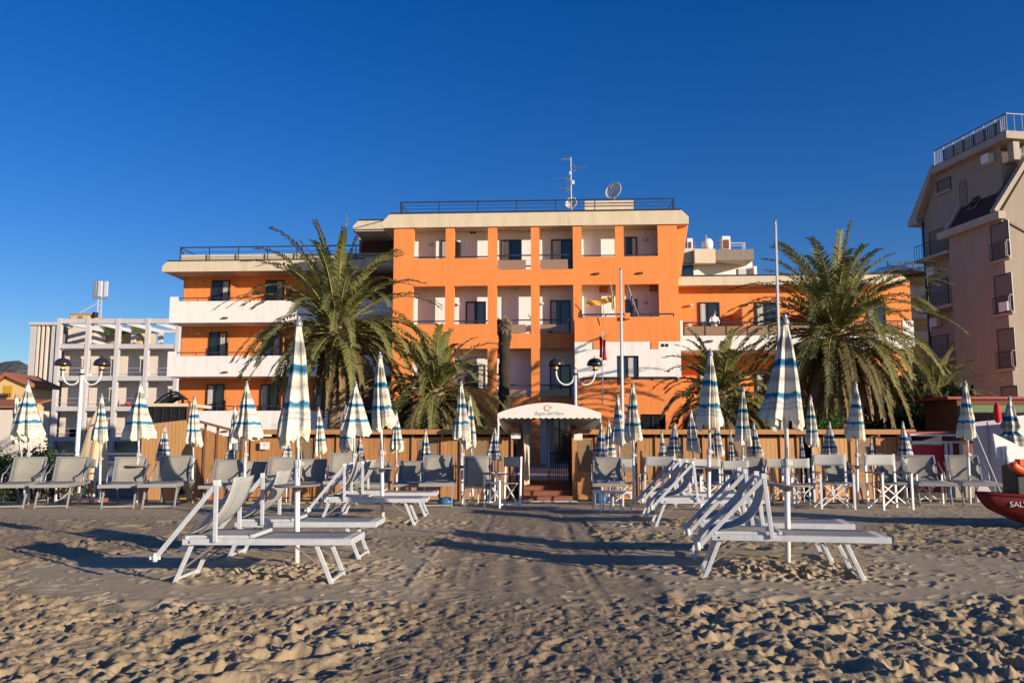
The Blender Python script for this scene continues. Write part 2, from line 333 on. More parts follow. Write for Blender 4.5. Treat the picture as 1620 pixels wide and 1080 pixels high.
damp = np.clip(sm((1.25-np.abs(X-.25)+wob*.6)/.25)*sm((Y-2)/1)*sm((20-Y)/6)*1.35+.35*sm(fbm(X*.9,Y*.9,3,90)*2.2)*(1-smoothz), 0, 1)
cb = me.attributes.new('damp', 'FLOAT', 'POINT'); cb.data.foreach_set('value', damp.ravel().astype(np.float32))
sand = bpy.data.objects.new('sand_beach', me); col.objects.link(sand); tag(sand, 'trodden beige beach sand with a smoothed path to the entrance', 'sand', kind='structure')
m = bpy.data.materials.new('sand'); m.use_nodes = True; nt = m.node_tree; N = nt.nodes; L = nt.links; b = N['Principled BSDF']; b.inputs['Roughness'].default_value = .95; b.inputs['Specular IOR Level'].default_value = .12
tc = N.new('ShaderNodeTexCoord')
def nz(scale, det=5, ro=.6):
    n = N.new('ShaderNodeTexNoise'); n.inputs['Scale'].default_value = scale; n.inputs['Detail'].default_value = det; n.inputs['Roughness'].default_value = ro; L.new(tc.outputs['Object'], n.inputs['Vector']); return n
def mix(f, a, c, bt='MIX'):
    x = N.new('ShaderNodeMixRGB'); x.blend_type = bt
    for i, v in ((0,f),(1,a),(2,c)):
        if hasattr(v, 'links'): L.new(v, x.inputs[i])
        else: x.inputs[i].default_value = v if i == 0 else (*v, 1)
    return x.outputs[0]
def mr(v, a, c, lo=0, hi=1):
    x = N.new('ShaderNodeMapRange'); x.inputs['From Min'].default_value = a; x.inputs['From Max'].default_value = c; x.inputs['To Min'].default_value = lo; x.inputs['To Max'].default_value = hi; L.new(v, x.inputs['Value']); return x.outputs[0]
n1 = nz(.9); n2 = nz(14, 6); n3 = nz(160, 3); n4 = nz(6, 4)
sat = N.new('ShaderNodeAttribute'); sat.attribute_name = 'smoothed'; dat = N.new('ShaderNodeAttribute'); dat.attribute_name = 'damp'
c = mix(mr(n1.outputs['Fac'],.35,.65), (.36,.27,.155), (.45,.345,.205))
c = mix(mr(sat.outputs['Fac'],0,1,0,.8), c, (.52,.42,.28))
dm = N.new('ShaderNodeMath'); dm.operation = 'MULTIPLY'; L.new(dat.outputs['Fac'], dm.inputs[0]); L.new(mr(n4.outputs['Fac'],.3,.7,.3,.8), dm.inputs[1])
c = mix(dm.outputs[0], c, (.235,.170,.105))
c = mix(mr(n2.outputs['Fac'],.3,.7,.0,.35), c, (.30,.225,.14)); c = mix(mr(n3.outputs['Fac'],.35,.7,0,.4), c, (.24,.19,.13))
L.new(c, b.inputs['Base Color'])
bn = nz(55, 6, .7); b2 = nz(9, 5, .6)
ad = N.new('ShaderNodeMath'); ad.operation = 'MULTIPLY_ADD'; ad.inputs[1].default_value = .25; L.new(bn.outputs['Fac'], ad.inputs[0])
iv = mr(sat.outputs['Fac'],0,1,1,.12); mm = N.new('ShaderNodeMath'); mm.operation = 'MULTIPLY'; L.new(b2.outputs['Fac'], mm.inputs[0]); L.new(iv, mm.inputs[1]); L.new(mm.outputs[0], ad.inputs[2])
bp = N.new('ShaderNodeBump'); bp.inputs['Distance'].default_value = .03; bp.inputs['Strength'].default_value = .8; L.new(ad.outputs[0], bp.inputs['Height']); L.new(bp.outputs['Normal'], b.inputs['Normal'])
me.materials.append(m)
mb = MB(); rd = random.Random(9)
for k in range(700):                     # shell bits, twigs and small stones lying on the sand
    y = 3.6+rd.random()**1.5*9; x = rd.uniform(-1,1)*(y*.66+.3); i = int(np.searchsorted(YS, y)); j = int(np.searchsorted(ts, x/Wd[i])); z = float(Z[i,j]); r = rd.uniform(.004,.012); a = rd.uniform(0,3.14)
    if rd.random() < .3: mb.bar((x,y,z+.004),(x+math.cos(a)*r*6,y+math.sin(a)*r*6,z+.008),.004)
    else: mb.add([(x+r*math.cos(a+q_*1.571)*(1 if q_%2 else .6),y+r*math.sin(a+q_*1.571),z+.002) for q_ in range(4)]+[(x,y,z+r*.9)],[(0,1,4),(1,2,4),(2,3,4),(3,0,4)])
pbs = mb.build('beach_debris','debris'); tag(pbs,'scattered shell bits, twigs and small stones on the sand','debris',kind='stuff')
# promenade behind the cabins and mountain
pv = B(-60,60,25.6,70,-.5,.05).build('promenade', 'paving'); tag(pv, 'paved promenade behind the wooden cabins', 'promenade', kind='structure')
def mountain():
    g = []
    for i in range(26):
        r = []
        for j in range(90):
            x = -2600+j*45; h = 0
            t = i/25.0; y = 2100+t*700
            prof = 300*math.exp(-((x+1900)/520.0)**2)+20*math.exp(-((x+1200)/300.0)**2)
            h = prof*math.sin(t*math.pi*.5)*(1+.10*math.sin(x*.017+i*.4)+.06*math.sin(x*.04+.8*i))+random.uniform(-4,4)
            r.append((x, y, max(-5,h)))
        g.append(r)
    o = MB().sheet(g).build('hill', 'mountain'); tag(o, 'distant dark mountain behind the houses', 'mountain', kind='structure')
mountain()

# ------------------------------------------------------------------ the hotel
H = Fr(0, 40, -3.0, .05)
hotel = empty('hotel', (0,40,.05), R(-3.0), 'large orange beachfront hotel with white balconies and cream roof edge', 'hotel')
def hbox(name, m, x0, x1, y0, y1, z0, z1, parent=hotel, **k): return MB().box(x0,x1,y0,y1,z0,z1).build(name, m, parent, **k)
cols1 = [(653,704),(718,771.5),(786,840),(853.6,907)]; X1 = [(H.x(a,480,0), H.x(b,480,0)) for a,b in cols1]
xl, xr = H.x(621.5,480,0), H.x(1073,440,0); X1 += [(H.x(921,480,0),H.x(974.5,480,0)),(H.x(988.4,480,0),H.x(1042.7,480,0))]
zr = lambda y: H.z(800, y, 0)
ztop = zr(357); zA = [zr(407.6),zr(426.5)]; zB0 = zr(451.5); zB = [zr(512),zr(527.5),zr(502.5)]; zC0 = zr(551); zC = [zr(614),zr(628.5)]; zD0 = zr(657)
BW = 1.0                                # depth of the loggia back wall
fw = MB(); edges = [xl]+[v for a in X1 for v in a]+[xr]
for i in range(0, len(edges), 2):        # piers
    fw.box(edges[i], edges[i+1], 0, .3, 0, ztop)
for i, (a, b) in enumerate(X1):          # beams between the piers
    lo = i in (0,1,4,5); blk = i > 3
    fw.box(a, b, 0, .3, zB0, zA[0 if lo else 1])
    if blk: fw.box(a, b, 0, .3, zC0, zB[2])
    else: fw.box(a, b, 0, .3, zC0, zB[0 if lo else 1])
    if not blk: fw.box(a, b, 0, .3, zD0, zC[0 if lo else 1])
fw.build('front_wall', 'orange', hotel)
hbox('loggia_wall', 'white_wall', xl+.1, xr-.1, BW, BW+.25, 0, ztop)
hbox('side_wall', 'orange', xl, xl+.25, .3, 6, 0, ztop-.02); hbox('side_wall', 'orange', xr-.25, xr, .3, 6, 0, ztop-.02)
hbox('rear_wall', 'orange', xl+.25, xr-.25, 5.7, 6, 0, ztop-.02)
fl = MB()
for z in (zA[1]-.02, zB[1]-.02, zC[1]-.02, .12): fl.box(xl+.26, xr-.26, .3, BW, z-.16, z)
fl.build('loggia_floor', 'cream', hotel)
hbox('loggia_wall', 'white_wall', X1[3][1]+.02, X1[3][1]+.25, .3, BW, .12, ztop-.02); hbox('loggia_wall', 'white_wall', xl+.26, xl+.3, .3, BW, .12, ztop-.02)
# cream roof edge with chamfered corners
def fascia(name, x0, x1, yf, yb, z0, z1, ch=.35, parent=hotel, m='cream', cham=(1,1)):
    mb = MB(); p = []
    p = [(x0,yf,z0),(x1,yf,z0),(x1,yf,z1-ch if cham[1] else z1)]+([(x1-ch,yf,z1)] if cham[1] else [])+([(x0+ch,yf,z1)] if cham[0] else [(x0,yf,z1)])+([(x0,yf,z1-ch)] if cham[0] else [])
    mb.prism(p, (0,.25,0)); f = mb.build(name, m, parent)
    MB().box(x0+.02, x1-.02, yf+.25, yb, z0+.02, z0+.22).build('roof_soffit', m, parent)
    MB().box(x0+(ch if cham[0] else 0), x1-(ch if cham[1] else 0), yf-.05, yf+.3, z1, z1+.05).build('coping', 'rail', parent)
    MB().box(x0+.0, x0+.25, yf+.25, yb, z0+.22, z1-ch).box(x1-.25, x1, yf+.25, yb, z0+.22, z1-ch).build(name, m, parent)
    return f
fx0, fx1 = H.x(606,350,-.1), H.x(1089.5,345,-.1); fz0, fz1 = H.z(800,358,-.1), H.z(800,336,-.1)
fascia('roof_edge', fx0, fx1, -.1, 6.2, fz0, fz1)
hbox('roof_deck', 'paving', fx0+.3, fx1-.3, .2, 6.1, fz1-.35, fz1-.15)
def railing(name, x0, x1, y, z0, z1, n, parent=hotel, mid=3, back=None, th=.045, m='rail'):
    mb = MB()
    mb.bar((x0,y,z1),(x1,y,z1),th*1.3)
    for k in range(mid): z = z0+(z1-z0)*(k+1)/(mid+1); mb.bar((x0,y,z),(x1,y,z),th*.5)
    for i in range(n): x = x0+(x1-x0)*i/(n-1); mb.bar((x,y,z0-.12),(x,y,z1),th)
    if back:
        for x in (x0, x1): mb.bar((x,y,z1),(x,y+back,z1),th); mb.bar((x,y,z1),(x,y+.9,z0),th)
        mb.bar((x0,y+back,z1),(x1,y+back,z1),th)
    return mb.build(name, m, parent)
railing('roof_railing', H.x(634,325,.5), H.x(1066,325,.5), .5, fz1+.05, H.z(800,318,.5), 8, back=4)
# windows and doors
def window(x0, x1, z0, z1, y, parent=hotel, curt=.5, side=1, fr='dark_frame', name='window'):
    f = MB(); t = .07; d = .07
    f.box(x0,x0+t,y-d,y,z0,z1).box(x1-t,x1,y-d,y,z0,z1).box(x0+t,x1-t,y-d,y,z1-t,z1).box(x0+t,x1-t,y-d,y,z0,z0+t*.6)
    xm = (x0+x1)/2; f.box(xm-.04,xm+.04,y-d*.9,y-.001,z0+t*.6,z1-t)
    o = f.build(name, fr, parent)
    B(x0+t,x1-t,y-.022,y-.012,z0+t*.6,z1-t).build('pane', 'glass', o)
    if curt:
        g = []; n = 16; ww = (x1-x0-2*t)*curt; a = x0+t if side < 0 else x1-t-ww
        for zz in (z0+.06, z1-t-.01): g.append([(a+ww*i/n, y-.040+.012*math.sin(i*2.3), zz) for i in range(n+1)])
        MB().sheet(g).build('curtain', 'curtain', o)
    return o
yb = BW
def hw(px0, px1, py0, py1, y, **k):
    pc = (px0+px1)/2; return window(H.x(px0,(py0+py1)/2,y), H.x(px1,(py0+py1)/2,y), H.z(pc,py1,y), H.z(pc,py0,y), y, **k)
hw(697.5,729,380,430,yb,curt=.25,side=-1); hw(792.8,825.5,379.5,431,yb,curt=.35,side=-1); hw(872,905.5,379,431,yb,curt=.45,side=-1); hw(988.5,1008.5,375,428,yb-.0,curt=.4)
hw(737,769,477,530,yb,curt=.4,side=-1); hw(870.4,902.5,475,530,yb,curt=.25,side=-1); hw(989,1008.5,473.5,525,yb,curt=.3)
hw(735.5,768,577,628,yb,curt=.3); hw(870,903,577,628,yb,curt=.2,side=-1)
hw(866,905,662,768,yb,curt=.25,side=-1,name='entrance_door'); hw(793,822,690,768,yb,curt=0)
# loggia railings and glass parapets
for i, (a, b) in enumerate(X1[:4]):
    for r, (zt, zb) in enumerate(((zr(403.5), zA[1]), (zr(505.8), zB[1]), (zr(609), zC[1]))):
        if i < 2: rr0 = (zr(405.5), zr(507.5), zr(610))[r]; MB().bar((a,.1,rr0+.02),(b,.1,rr0+.02),.06).build('handrail', 'rail', hotel); continue
        g = MB().bar((a,.12,zt),(b,.12,zt),.06).build('balustrade', 'rail', hotel)
        B(a+.02,b-.25,.14,.16,zb+.04,zt-.22).build('glass_panel', 'rail_glass', g)
        f = MB(); 
        for k in range(5): f.bar((a+.2+k*.25,.5,zb),(a+.3+k*.22,.6,zb+.45),.03)
for i in (4,5):
    a, b = X1[i]; z = H.z(950,375.5+(0 if i==5 else 0),0) ; MB().bar((a,.1,zA[0]+.08),(b,.1,zA[0]+.08),.05).build('handrail', 'rail', hotel)
# divider walls on the back of the loggia, small lamps and vents
def lampy(px, py, y, parent=hotel):
    x, z = H.L(px,py,y); o = MB().lathe([(.02,.05),(.14,.045),(.15,0),(.10,-.05),(.02,-.06)], 12).build('wall_lamp', 'light_grey', parent); o.location = (x,y-.12,z)
    B(-.04,.04,.02,.12,-.03,.03).build('bracket', 'black', o)
for p in ((683,387),(725,383),(651+73,482),(856,481),(1020.5,379.5),(1020.5,479),(668,462),(815,459)): lampy(*p, yb)
for p in ((746,367.8),(751,367.8),(837,365)): x,z = H.L(*p,yb); B(x-.06,x+.06,yb-.03,yb,z-.06,z+.06).build('air_vent', 'black', hotel)
for p in ((948,961,453,463),(1027,1040,452,462)):
    B(H.x(p[0],458,yb),H.x(p[1],458,yb),yb-.04,yb,H.z(955,p[3],yb),H.z(955,p[2],yb)).build('air_vent', 'divider', hotel)
for p in ((944,433),(1013,432),(1028,527),(870.5,525),(938,560)): x,z = H.L(*p,0); B(x-.13,x+.13,-.13,-.0,z-.04,z+.04).build('flood_light', 'brown_wall', hotel)
# projecting block at the right of the front
PB = -1.08; bx0, bx1 = H.x(909.3,550,PB), H.x(1077,550,PB); zt = H.z(990,502,PB); zw = H.z(990,540.5,PB); zw2 = H.z(990,600,PB)
zwl, zwh = H.z(990,600,PB), H.z(990,562.5,PB); wx0, wx1 = H.x(976,580,PB), H.x(1010.5,580,PB)
bl = MB().box(bx0,bx1,PB,-.004,zw,zt); bl.box(bx0,bx1,PB,-.004,H.z(990,655,PB),zw2); g0, g1 = H.x(1013,660,PB), H.x(1053,660,PB)
bl.box(bx0,g0,PB,-.004,0,H.z(990,655,PB)).box(g1,bx1,PB,-.004,0,H.z(990,655,PB)).box(g0,g1,PB,-.004,0,H.z(990,682,PB)); bl.build('front_wall', 'orange', hotel)
MB().box(bx0,wx0,PB,-.004,zw2,zw).box(wx1,bx1,PB,-.004,zw2,zw).box(wx0,wx1,PB,-.004,zwh,zw).build('front_wall', 'white_wall', hotel)
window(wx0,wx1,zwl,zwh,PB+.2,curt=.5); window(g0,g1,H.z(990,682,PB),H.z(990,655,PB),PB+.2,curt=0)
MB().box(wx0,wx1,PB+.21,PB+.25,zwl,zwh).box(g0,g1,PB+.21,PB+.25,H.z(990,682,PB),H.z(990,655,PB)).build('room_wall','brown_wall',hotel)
for a, b in ((938.5,950.5),(1030,1042)): B(H.x(a,546,PB),H.x(b,546,PB),PB-.03,PB,H.z(990,552,PB),zw).build('relief_panel', 'orange', hotel)
for a in (1048.5,1055): x,z = H.L(a,546,PB); B(x-.07,x+.07,PB-.02,PB,z-.07,z+.07).build('air_vent', 'black', hotel)
for (pa, pb, py) in ((922,1066,497),(922,1070,597)):
    z = H.z(990,py,PB-.1); a, b = H.x(pa,py,PB-.1), H.x(pb,py,PB-.1); mb = MB().bar((a,PB-.1,z),(b,PB-.1,z),.07)
    for k in range(5): x = a+(b-a)*k/4; mb.bar((x,PB-.1,z),(x,PB+.01,z-.12),.04)
    mb.build('handrail', 'rail', hotel)
for a, b, py in ((988,997,501),(988,998,602)): B(H.x(a,py,PB-.2),H.x(b,py,PB-.2),PB-.22,PB,H.z(992,py+4,PB),H.z(992,py-5,PB)).build('air_conditioner', 'orange', hotel)
# slanted fin wall between the block and the right wing
q = [H.L(1071,354,.6), H.L(1089,354,.6), H.L(1077,436,.6), H.L(1074.5,440,.6), H.L(1071,440,.6)]
MB().prism([(x,.6,z) for x,z in q], (0,4,0)).build('side_wall', 'orange', hotel)
# right wing
WY = 1.6; FY = .85; rx0, rx1 = xr+.01, H.x(1441,480,WY); wz = H.z(1130,445,WY)
hbox('wing_wall', 'orange', rx0, rx1, WY, WY+.3, 0, wz); hbox('side_wall', 'orange', rx1-.3, rx1, WY+.3, WY+5, 0, wz-.02)
fascia('roof_edge', xr+.02, H.x(1436,445,FY), FY, WY+5, H.z(1130,451,FY), H.z(1130,436.5,FY), .3, cham=(0,1))
hbox('roof_deck', 'paving', xr+.1, rx1-.2, FY+.4, WY+5, H.z(1130,451,FY)+.25, H.z(1130,451,FY)+.3)
for a, b, s in ((1105.5,1138.5,-1),(1195.5,1232,-1),(1290,1318,1),(1372,1401,-1)):
    window(H.x(a,500,WY), H.x(b,500,WY), H.z(a,528,WY), H.z(a,478.2,WY), WY, curt=.3, side=s)
    window(H.x(a,610,WY), H.x(b,610,WY), H.z(a,640,WY), H.z(a,585,WY), WY, curt=.3, side=s)
for p in ((1091.5,483.5),(1181.5,482)): lampy(*p, WY)
by = -.9; z0b, z1b = H.z(1120,553.5,by), H.z(1120,530.8,by); ex = H.x(1447,540,by)
bal = hbox('balcony', 'white_wall', bx1+.003, ex, by, by+.18, z0b, z1b)
MB().box(bx1+.003, ex, by+.18, WY-.003, z0b, z0b+.22).box(ex-.18, ex, by+.18, WY, z0b+.22, z1b).build('floor_slab', 'white_wall', bal)
MB().box(bx1+.004, bx1+.15, by+.02, by+.16, z1b, H.z(1079,507,by)).build('end_pillar', 'white_wall', bal); MB().box(ex-.5,ex,by+.01,by+.17,z1b,H.z(1440,507,by)).build('end_pillar', 'white_wall', bal)
zr2 = H.z(1120,509.6,by); mb = MB().bar((bx1+.15,by+.09,zr2),(ex-.5,by+.09,zr2),.06)
for k in range(11): x = bx1+.2+(ex-bx1-.9)*k/10; mb.bar((x,by+.09,z1b),(x,by+.09,zr2),.035)
mb.build('balustrade', 'rail', bal)
for k in range(10):
    x = bx1+.24+(ex-bx1-.9)*k/10; B(x,x+(ex-bx1-.9)/10-.08,by+.085,by+.1,z1b+.03,zr2-.18).build('glass_panel', 'rail_glass', bal)
for px in (1170,1280): x = H.x(px,500,0); B(x-.03,x+.03,-.6,WY-.01,z0b+.23,H.z(px,489,0)).build('divider_panel', 'divider', bal)
for a in (1086,): x,z = H.L(a,512,by+.8); MB().lathe([(.02,0),(.24,0),(.30,.5),(.3,.75),(.28,.8),(.02,.8)],14,(x,by+.8,z-.75)).build('chair_back', 'divider', bal)
x,z = H.L(1123,539.5,by); B(x-.13,x+.13,by-.13,by,z-.04,z+.04).build('flood_light','brown_wall',bal)
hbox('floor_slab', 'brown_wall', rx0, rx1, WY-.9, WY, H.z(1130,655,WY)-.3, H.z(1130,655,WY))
# left wing
LY = 5.6; FA = 4.0; lx0 = H.x(290.5,470,LY); lz = H.z(420,432,LY)
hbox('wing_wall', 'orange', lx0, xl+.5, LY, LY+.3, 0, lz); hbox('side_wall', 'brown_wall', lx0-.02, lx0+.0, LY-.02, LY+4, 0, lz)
hbox('side_wall', 'orange', lx0, lx0+.3, LY+.3, LY+4, 0, lz-.02)
fascia('roof_edge', H.x(256.5,424,FA), xl+1, FA, LY+4, H.z(420,428.3,FA), H.z(420,411.5,FA), .28, cham=(1,0))
pz0 = H.z(420,411.5,FA); px0 = H.x(287,408,FA+.7); hbox('low_parapet', 'cream', px0, xl+.5, FA+.7, FA+.95, pz0-.3, H.z(420,402,FA+.7))
hbox('roof_deck', 'paving', px0, xl+.5, FA+.95, LY+3.9, pz0-.3, pz0-.1)
railing('roof_railing', px0, xl+.3, FA+.55, pz0+.06, H.z(420,390,FA+.55), 9, mid=2, back=3)
for (pl, pt, pb_, prl) in ((268,475.5,509.6,470.5),(264.5,562.5,595,557),(266,649.5,690,642)):
    a = H.x(pl,(pt+pb_)/2,FA); zt_, zb_ = H.z(420,pt,FA), H.z(420,pb_,FA)
    o = hbox('balcony', 'white_wall', a, xl-.1, FA, FA+.16, zb_, zt_)
    MB().box(a,a+.16,FA+.16,LY,zb_+.22,zt_).box(a,a+.5,FA-.004,FA,zt_-.002,zt_+.26).box(a,xl-.1,FA+.16,LY-.003,zb_,zb_+.2).build('floor_slab', 'white_wall', o)
    zz = H.z(420,prl,FA+.1); mb = MB().bar((a+.3,FA+.1,zz),(xl-.1,FA+.1,zz),.05)
    for k in range(12): x = a+.4+(xl-a-.7)*k/11; mb.bar((x,FA+.1,zt_),(x,FA+.1,zz),.03)
    mb.build('handrail', 'rail', o)
    for px in (378,462,548): x = H.x(px,460,LY); B(x-.04,x+.0,LY-1.15,LY-.01,zb_+.21,zb_+2.2).build('divider_panel', 'divider', o)
    x,z = H.L(357,(pt*.2+pb_*.8),FA); B(x-.13,x+.13,FA-.13,FA,z-.04,z+.04).build('flood_light','brown_wall',o)
for r,(ya,yb_) in enumerate(((443.5,484),(525,572),(607.5,664))):
    for k,(a,b) in enumerate(((335.5,363.5),(421,449),(505,533),(589,617))):
        dx = -4.5*r; window(H.x(a+dx,(ya+yb_)/2,LY), H.x(b+dx,(ya+yb_)/2,LY), H.z(a,yb_,LY), H.z(a,ya,LY), LY, curt=.35, side=1 if r < 2 else -1)
    x,z = H.L(319-4*r,(447,528,611)[r],LY); o = MB().lathe([(.02,.05),(.14,.045),(.15,0),(.10,-.05),(.02,-.06)],12).build('wall_lamp','light_grey',hotel); o.location = (x,LY-.12,z)
# recessed stair tower between left wing and front
TY = 2.6; tz0, tz1 = H.z(590,365.5,TY), H.z(590,348.5,TY)
fascia('roof_edge', H.x(558.5,356,TY), xl-.02, TY, LY+4, tz0, tz1, .3, cham=(1,0))
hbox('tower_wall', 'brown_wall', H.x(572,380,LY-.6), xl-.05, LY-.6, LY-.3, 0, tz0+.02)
for (ya,yb_) in ((407.5,421.5),(497,508)): hbox('balcony', 'cream', H.x(578,414,TY+.6), xl-.03, TY+.6, TY+.8, H.z(590,yb_,TY+.6), H.z(590,ya,TY+.6))
hbox('tower_wall', 'orange', H.x(566,500,LY-.2), xl-.05, LY-.25, LY-.01, lz, H.z(570,368,LY))
# things on the roof belonging to the building
rb = hbox('roof_box', 'cream', H.x(925,322,3), H.x(1003,322,3), 3, 4.5, fz1-.15, H.z(960,317.5,3))
for p in (321.5,325): MB().box(H.x(925,322,3)+.01,H.x(1003,322,3)-.01,2.97,3,H.z(960,p+.4,3),H.z(960,p,3)).build('groove','brown_wall',rb)
# penthouse behind the right wing
ph = empty('penthouse_building', (0,50,.05), 0, 'cream penthouse block with tanks on its flat roof behind the hotel', 'building')
PH = Fr(0,50,0,.05)
def pb(n,m,a,b,ya,yb2,d0,d1,par=ph): return MB().box(PH.x(a,(ya+yb2)/2,d0),PH.x(b,(ya+yb2)/2,d0),d0,d1,PH.z(1130,yb2,d0),PH.z(1130,ya,d0)).build(n,m,par)
pb('wall','white_wall',1079,1192,410,520,1.2,9); pb('wall','white_wall',1040,1079,425,520,1.2,9)
pb('parapet','cream',1099,1132,393.5,416,.4,1.3); pb('parapet','cream',1070,1099,392.5,415,.9,2); 
MB().prism([(PH.x(1132,400,.4),.4,PH.z(1132,395,.4)),(PH.x(1192.5,400,-.6),-.6,PH.z(1192,394,-.6)),(PH.x(1192.5,400,-.6),-.6,PH.z(1192,411,-.6)),(PH.x(1132,400,.4),.4,PH.z(1132,411.5,.4))],(0,3,0)).build('parapet','cream',ph)
f = MB().box(PH.x(1080.5,427,1.15),PH.x(1097,427,1.15),1.1,1.19,PH.z(1090,437,1.15),PH.z(1090,420,1.15)).build('window','dark_frame',ph)
MB().box(PH.x(1082,427,1.1),PH.x(1095.5,427,1.1),1.08,1.1,PH.z(1090,436,1.1),PH.z(1090,421.5,1.1)).build('pane','glass',f)
f = MB().box(PH.x(1168,430,1.15),PH.x(1184,430,1.15),1.1,1.19,PH.z(1176,436,1.15),PH.z(1176,425,1.15)).build('window','light_grey',ph)
pb('water_heater','white_paint',1193,1197.5,421,434,.8,1.6)
for a,b,t in ((1087.5,1096,377),(1143,1155.5,373.5)):
    o = pb('chimney','white_wall',a,b,t,394,2,3); pb('grille','brown_wall',a+2.5,b-2,t+5.5,393,1.95,2,o)
x,z = PH.L(1119,387,2.5); MB().lathe([(.02,-.4),(.33,-.36),(.38,-.1),(.38,.12),(.28,.33),(.1,.42),(.01,.42)],16,(x,2.5,z)).build('water_tank','white_paint',ph)
mb = MB(); za,zb2 = PH.z(1140,384.5,3), PH.z(1140,394,3)
mb.bar((PH.x(1098,385,3),3,za),(PH.x(1177,385,3),3,za),.05).bar((PH.x(1098,389,3),3,za-.17),(PH.x(1177,389,3),3,za-.17),.03)
for p in (1100,1128,1175,1178): mb.bar((PH.x(p,385,3),3,zb2-.3),(PH.x(p,385,3),3,za+.05),.05)
mb.bar((PH.x(1117,380,3),3,zb2),(PH.x(1117,373,3),3,PH.z(1117,372,3)),.04); mb.build('roof_railing','light_grey',ph)

# roof equipment: things of their own
def on_roof(px, py, d): x, z = H.L(px,py,d); return hotel_pt(x,d,z)
def hotel_pt(x,y,z): return (H.c*x-H.s*y+H.ox, H.s*x+H.c*y+H.oy, z+.05)
roofz = fz1-.15
x,_ = H.L(903.5,320,1.2); an = empty('television_antenna', hotel_pt(x,1.2,roofz), R(-3), 'tall television antenna mast with side combs on the hotel roof', 'antenna')
zt_ = H.z(903.5,249,1.2)-roofz; MB().tube([(0,0,0),(0,0,zt_)],.035,8).build('mast','light_grey',an)
def yagi(z, dx, ln, tilt=0):
    mb = MB(); mb.bar((0,0,z),(dx*ln,0,z+tilt),.03)
    for k in range(9): t = .25+.75*k/8; mb.bar((dx*ln*t,-.22+.1*t,z+tilt*t),(dx*ln*t,.22-.1*t,z+tilt*t),.015); mb.bar((dx*ln*t,0,z+tilt*t-.05),(dx*ln*t,0,z+tilt*t+.05),.015)
    for s in (-1,1): mb.bar((dx*.12,s*.02,z-.18*s),(dx*.3,s*.02,z),.02); mb.bar((dx*.12,-.2,z+.13*s),(dx*.12,.2,z+.13*s),.02)
    mb.build('comb','grey_metal',an)
sc_z = lambda py: H.z(903,py,1.2)-roofz
yagi(sc_z(267),1,.75,.06); yagi(sc_z(283.5),-1,.65); yagi(sc_z(300),-1,.65,.05)
mb = MB()
for k in range(4): mb.bar((-.1-k*.12,0,sc_z(250)),(-.1-k*.12,0,sc_z(252)-.05),.02)
mb.bar((0,0,sc_z(251.5)),(-.5,0,sc_z(251.5)),.02); mb.build('comb','grey_metal',an)
MB().box(.06,.18,-.06,.06,sc_z(292),sc_z(286)).box(-.08,.0,-.08,-.03,sc_z(276),sc_z(272)).build('amplifier','white_paint',an)
def dish(px,py,d,r,label,rot,name='satellite_dish'):
    x,z = H.L(px,py,d); root = empty(name, hotel_pt(x,d,roofz), R(-3), label, 'satellite dish'); h = z-roofz
    b = MB(); n=24; prof = [(.001,.0)]+[(r*k/8, -.24*r*(k/8)**2*1.2) for k in range(1,9)]; pr = [(a,-q_) for a,q_ in prof]
    b.lathe(pr, n); o = b.build('reflector','white_paint',root,solid=.02); o.location=(0,0,h); o.rotation_euler = rot
    a = MB().bar((0,-r*.0,.02),(0.0,-r*.9,.05),.02) ; a = MB().bar((0,r*.85,.2*r),(0,0,r*.95),.025).box(-.05,.05,-.06,.06,r*.9,r*1.05).build('feed_arm','grey_metal',o)
    MB().tube([(0,.1,0),(0,.1,h-.15)],.05,8).build('post','light_grey',root); return root
dish(971.5,303,3.8,.50,'large white satellite dish standing on the beige roof box of the hotel',(R(78),0,R(-32)))
dish(904,322,2.2,.33,'small white satellite dish behind the roof railing below the antenna mast',(R(80),0,R(-20)))
x,z = H.L(884,328,2); dm_ = MB().lathe([(.28,0),(.27,.1),(.2,.2),(.1,.27),(.01,.29)],16).build('roof_dome','white_paint'); dm_.location = hotel_pt(x,2,fz1-.15); tag(dm_,'low pale dome beside the white box on the hotel roof','roof vent')
cb_ = MB().box(-.35,.35,-.25,.25,0,.75).box(-.15,.15,-.27,-.25,.2,.55).build('cabinet','white_paint',bevel=.03); x,_ = H.L(903,325,3); cb_.location = hotel_pt(x,3,roofz); cb_.rotation_euler.z = R(-3); tag(cb_,'white equipment cabinet at the foot of the roof antenna','cabinet')

# flags hung from the hotel front
def flag(name, label, m, pts_top, drop, staff=None, n=24, cat='flag'):
    root = empty(name, staff[0] if staff else pts_top[0], 0, label, cat); o3 = Vector(root.location); g = []
    P0, P1 = Vector(pts_top[0]), Vector(pts_top[1])
    for j in range(9):
        r = []
        for i in range(n+1):
            t = i/n; p = P0.lerp(P1,t)-o3; s = j/8
            p = p+Vector((.02*math.sin(t*17+s*3), .07*math.sin(t*13+s*2.5), -drop(t)*s+.03*math.sin(t*9))); r.append(p)
        g.append(r)
    MB().sheet(g).build('cloth', m, root)
    if staff: MB().tube([Vector(staff[0])-o3, Vector(staff[1])-o3],.018,6).build('staff','light_grey',root)
    return root
hp = lambda px,py,d: hotel_pt(H.x(px,py,d), d, H.z(px,py,d))
flag('flag','yellow and orange flag streaming across the upper balcony opening','yellow_cloth',(hp(971,468,-1.4),hp(928,478,-1.4)),lambda t:.32-.1*t,(hp(955,512,-1.2),hp(955,470,-1.4)))
flag('flag','small pale green pennant hanging limp beside the flagpole','green_cloth',(hp(967,466,-1.5),hp(972,470,-1.5)),lambda t:.8-.3*t,(hp(974,500,-1.2),hp(966,448,-1.6)),n=8)
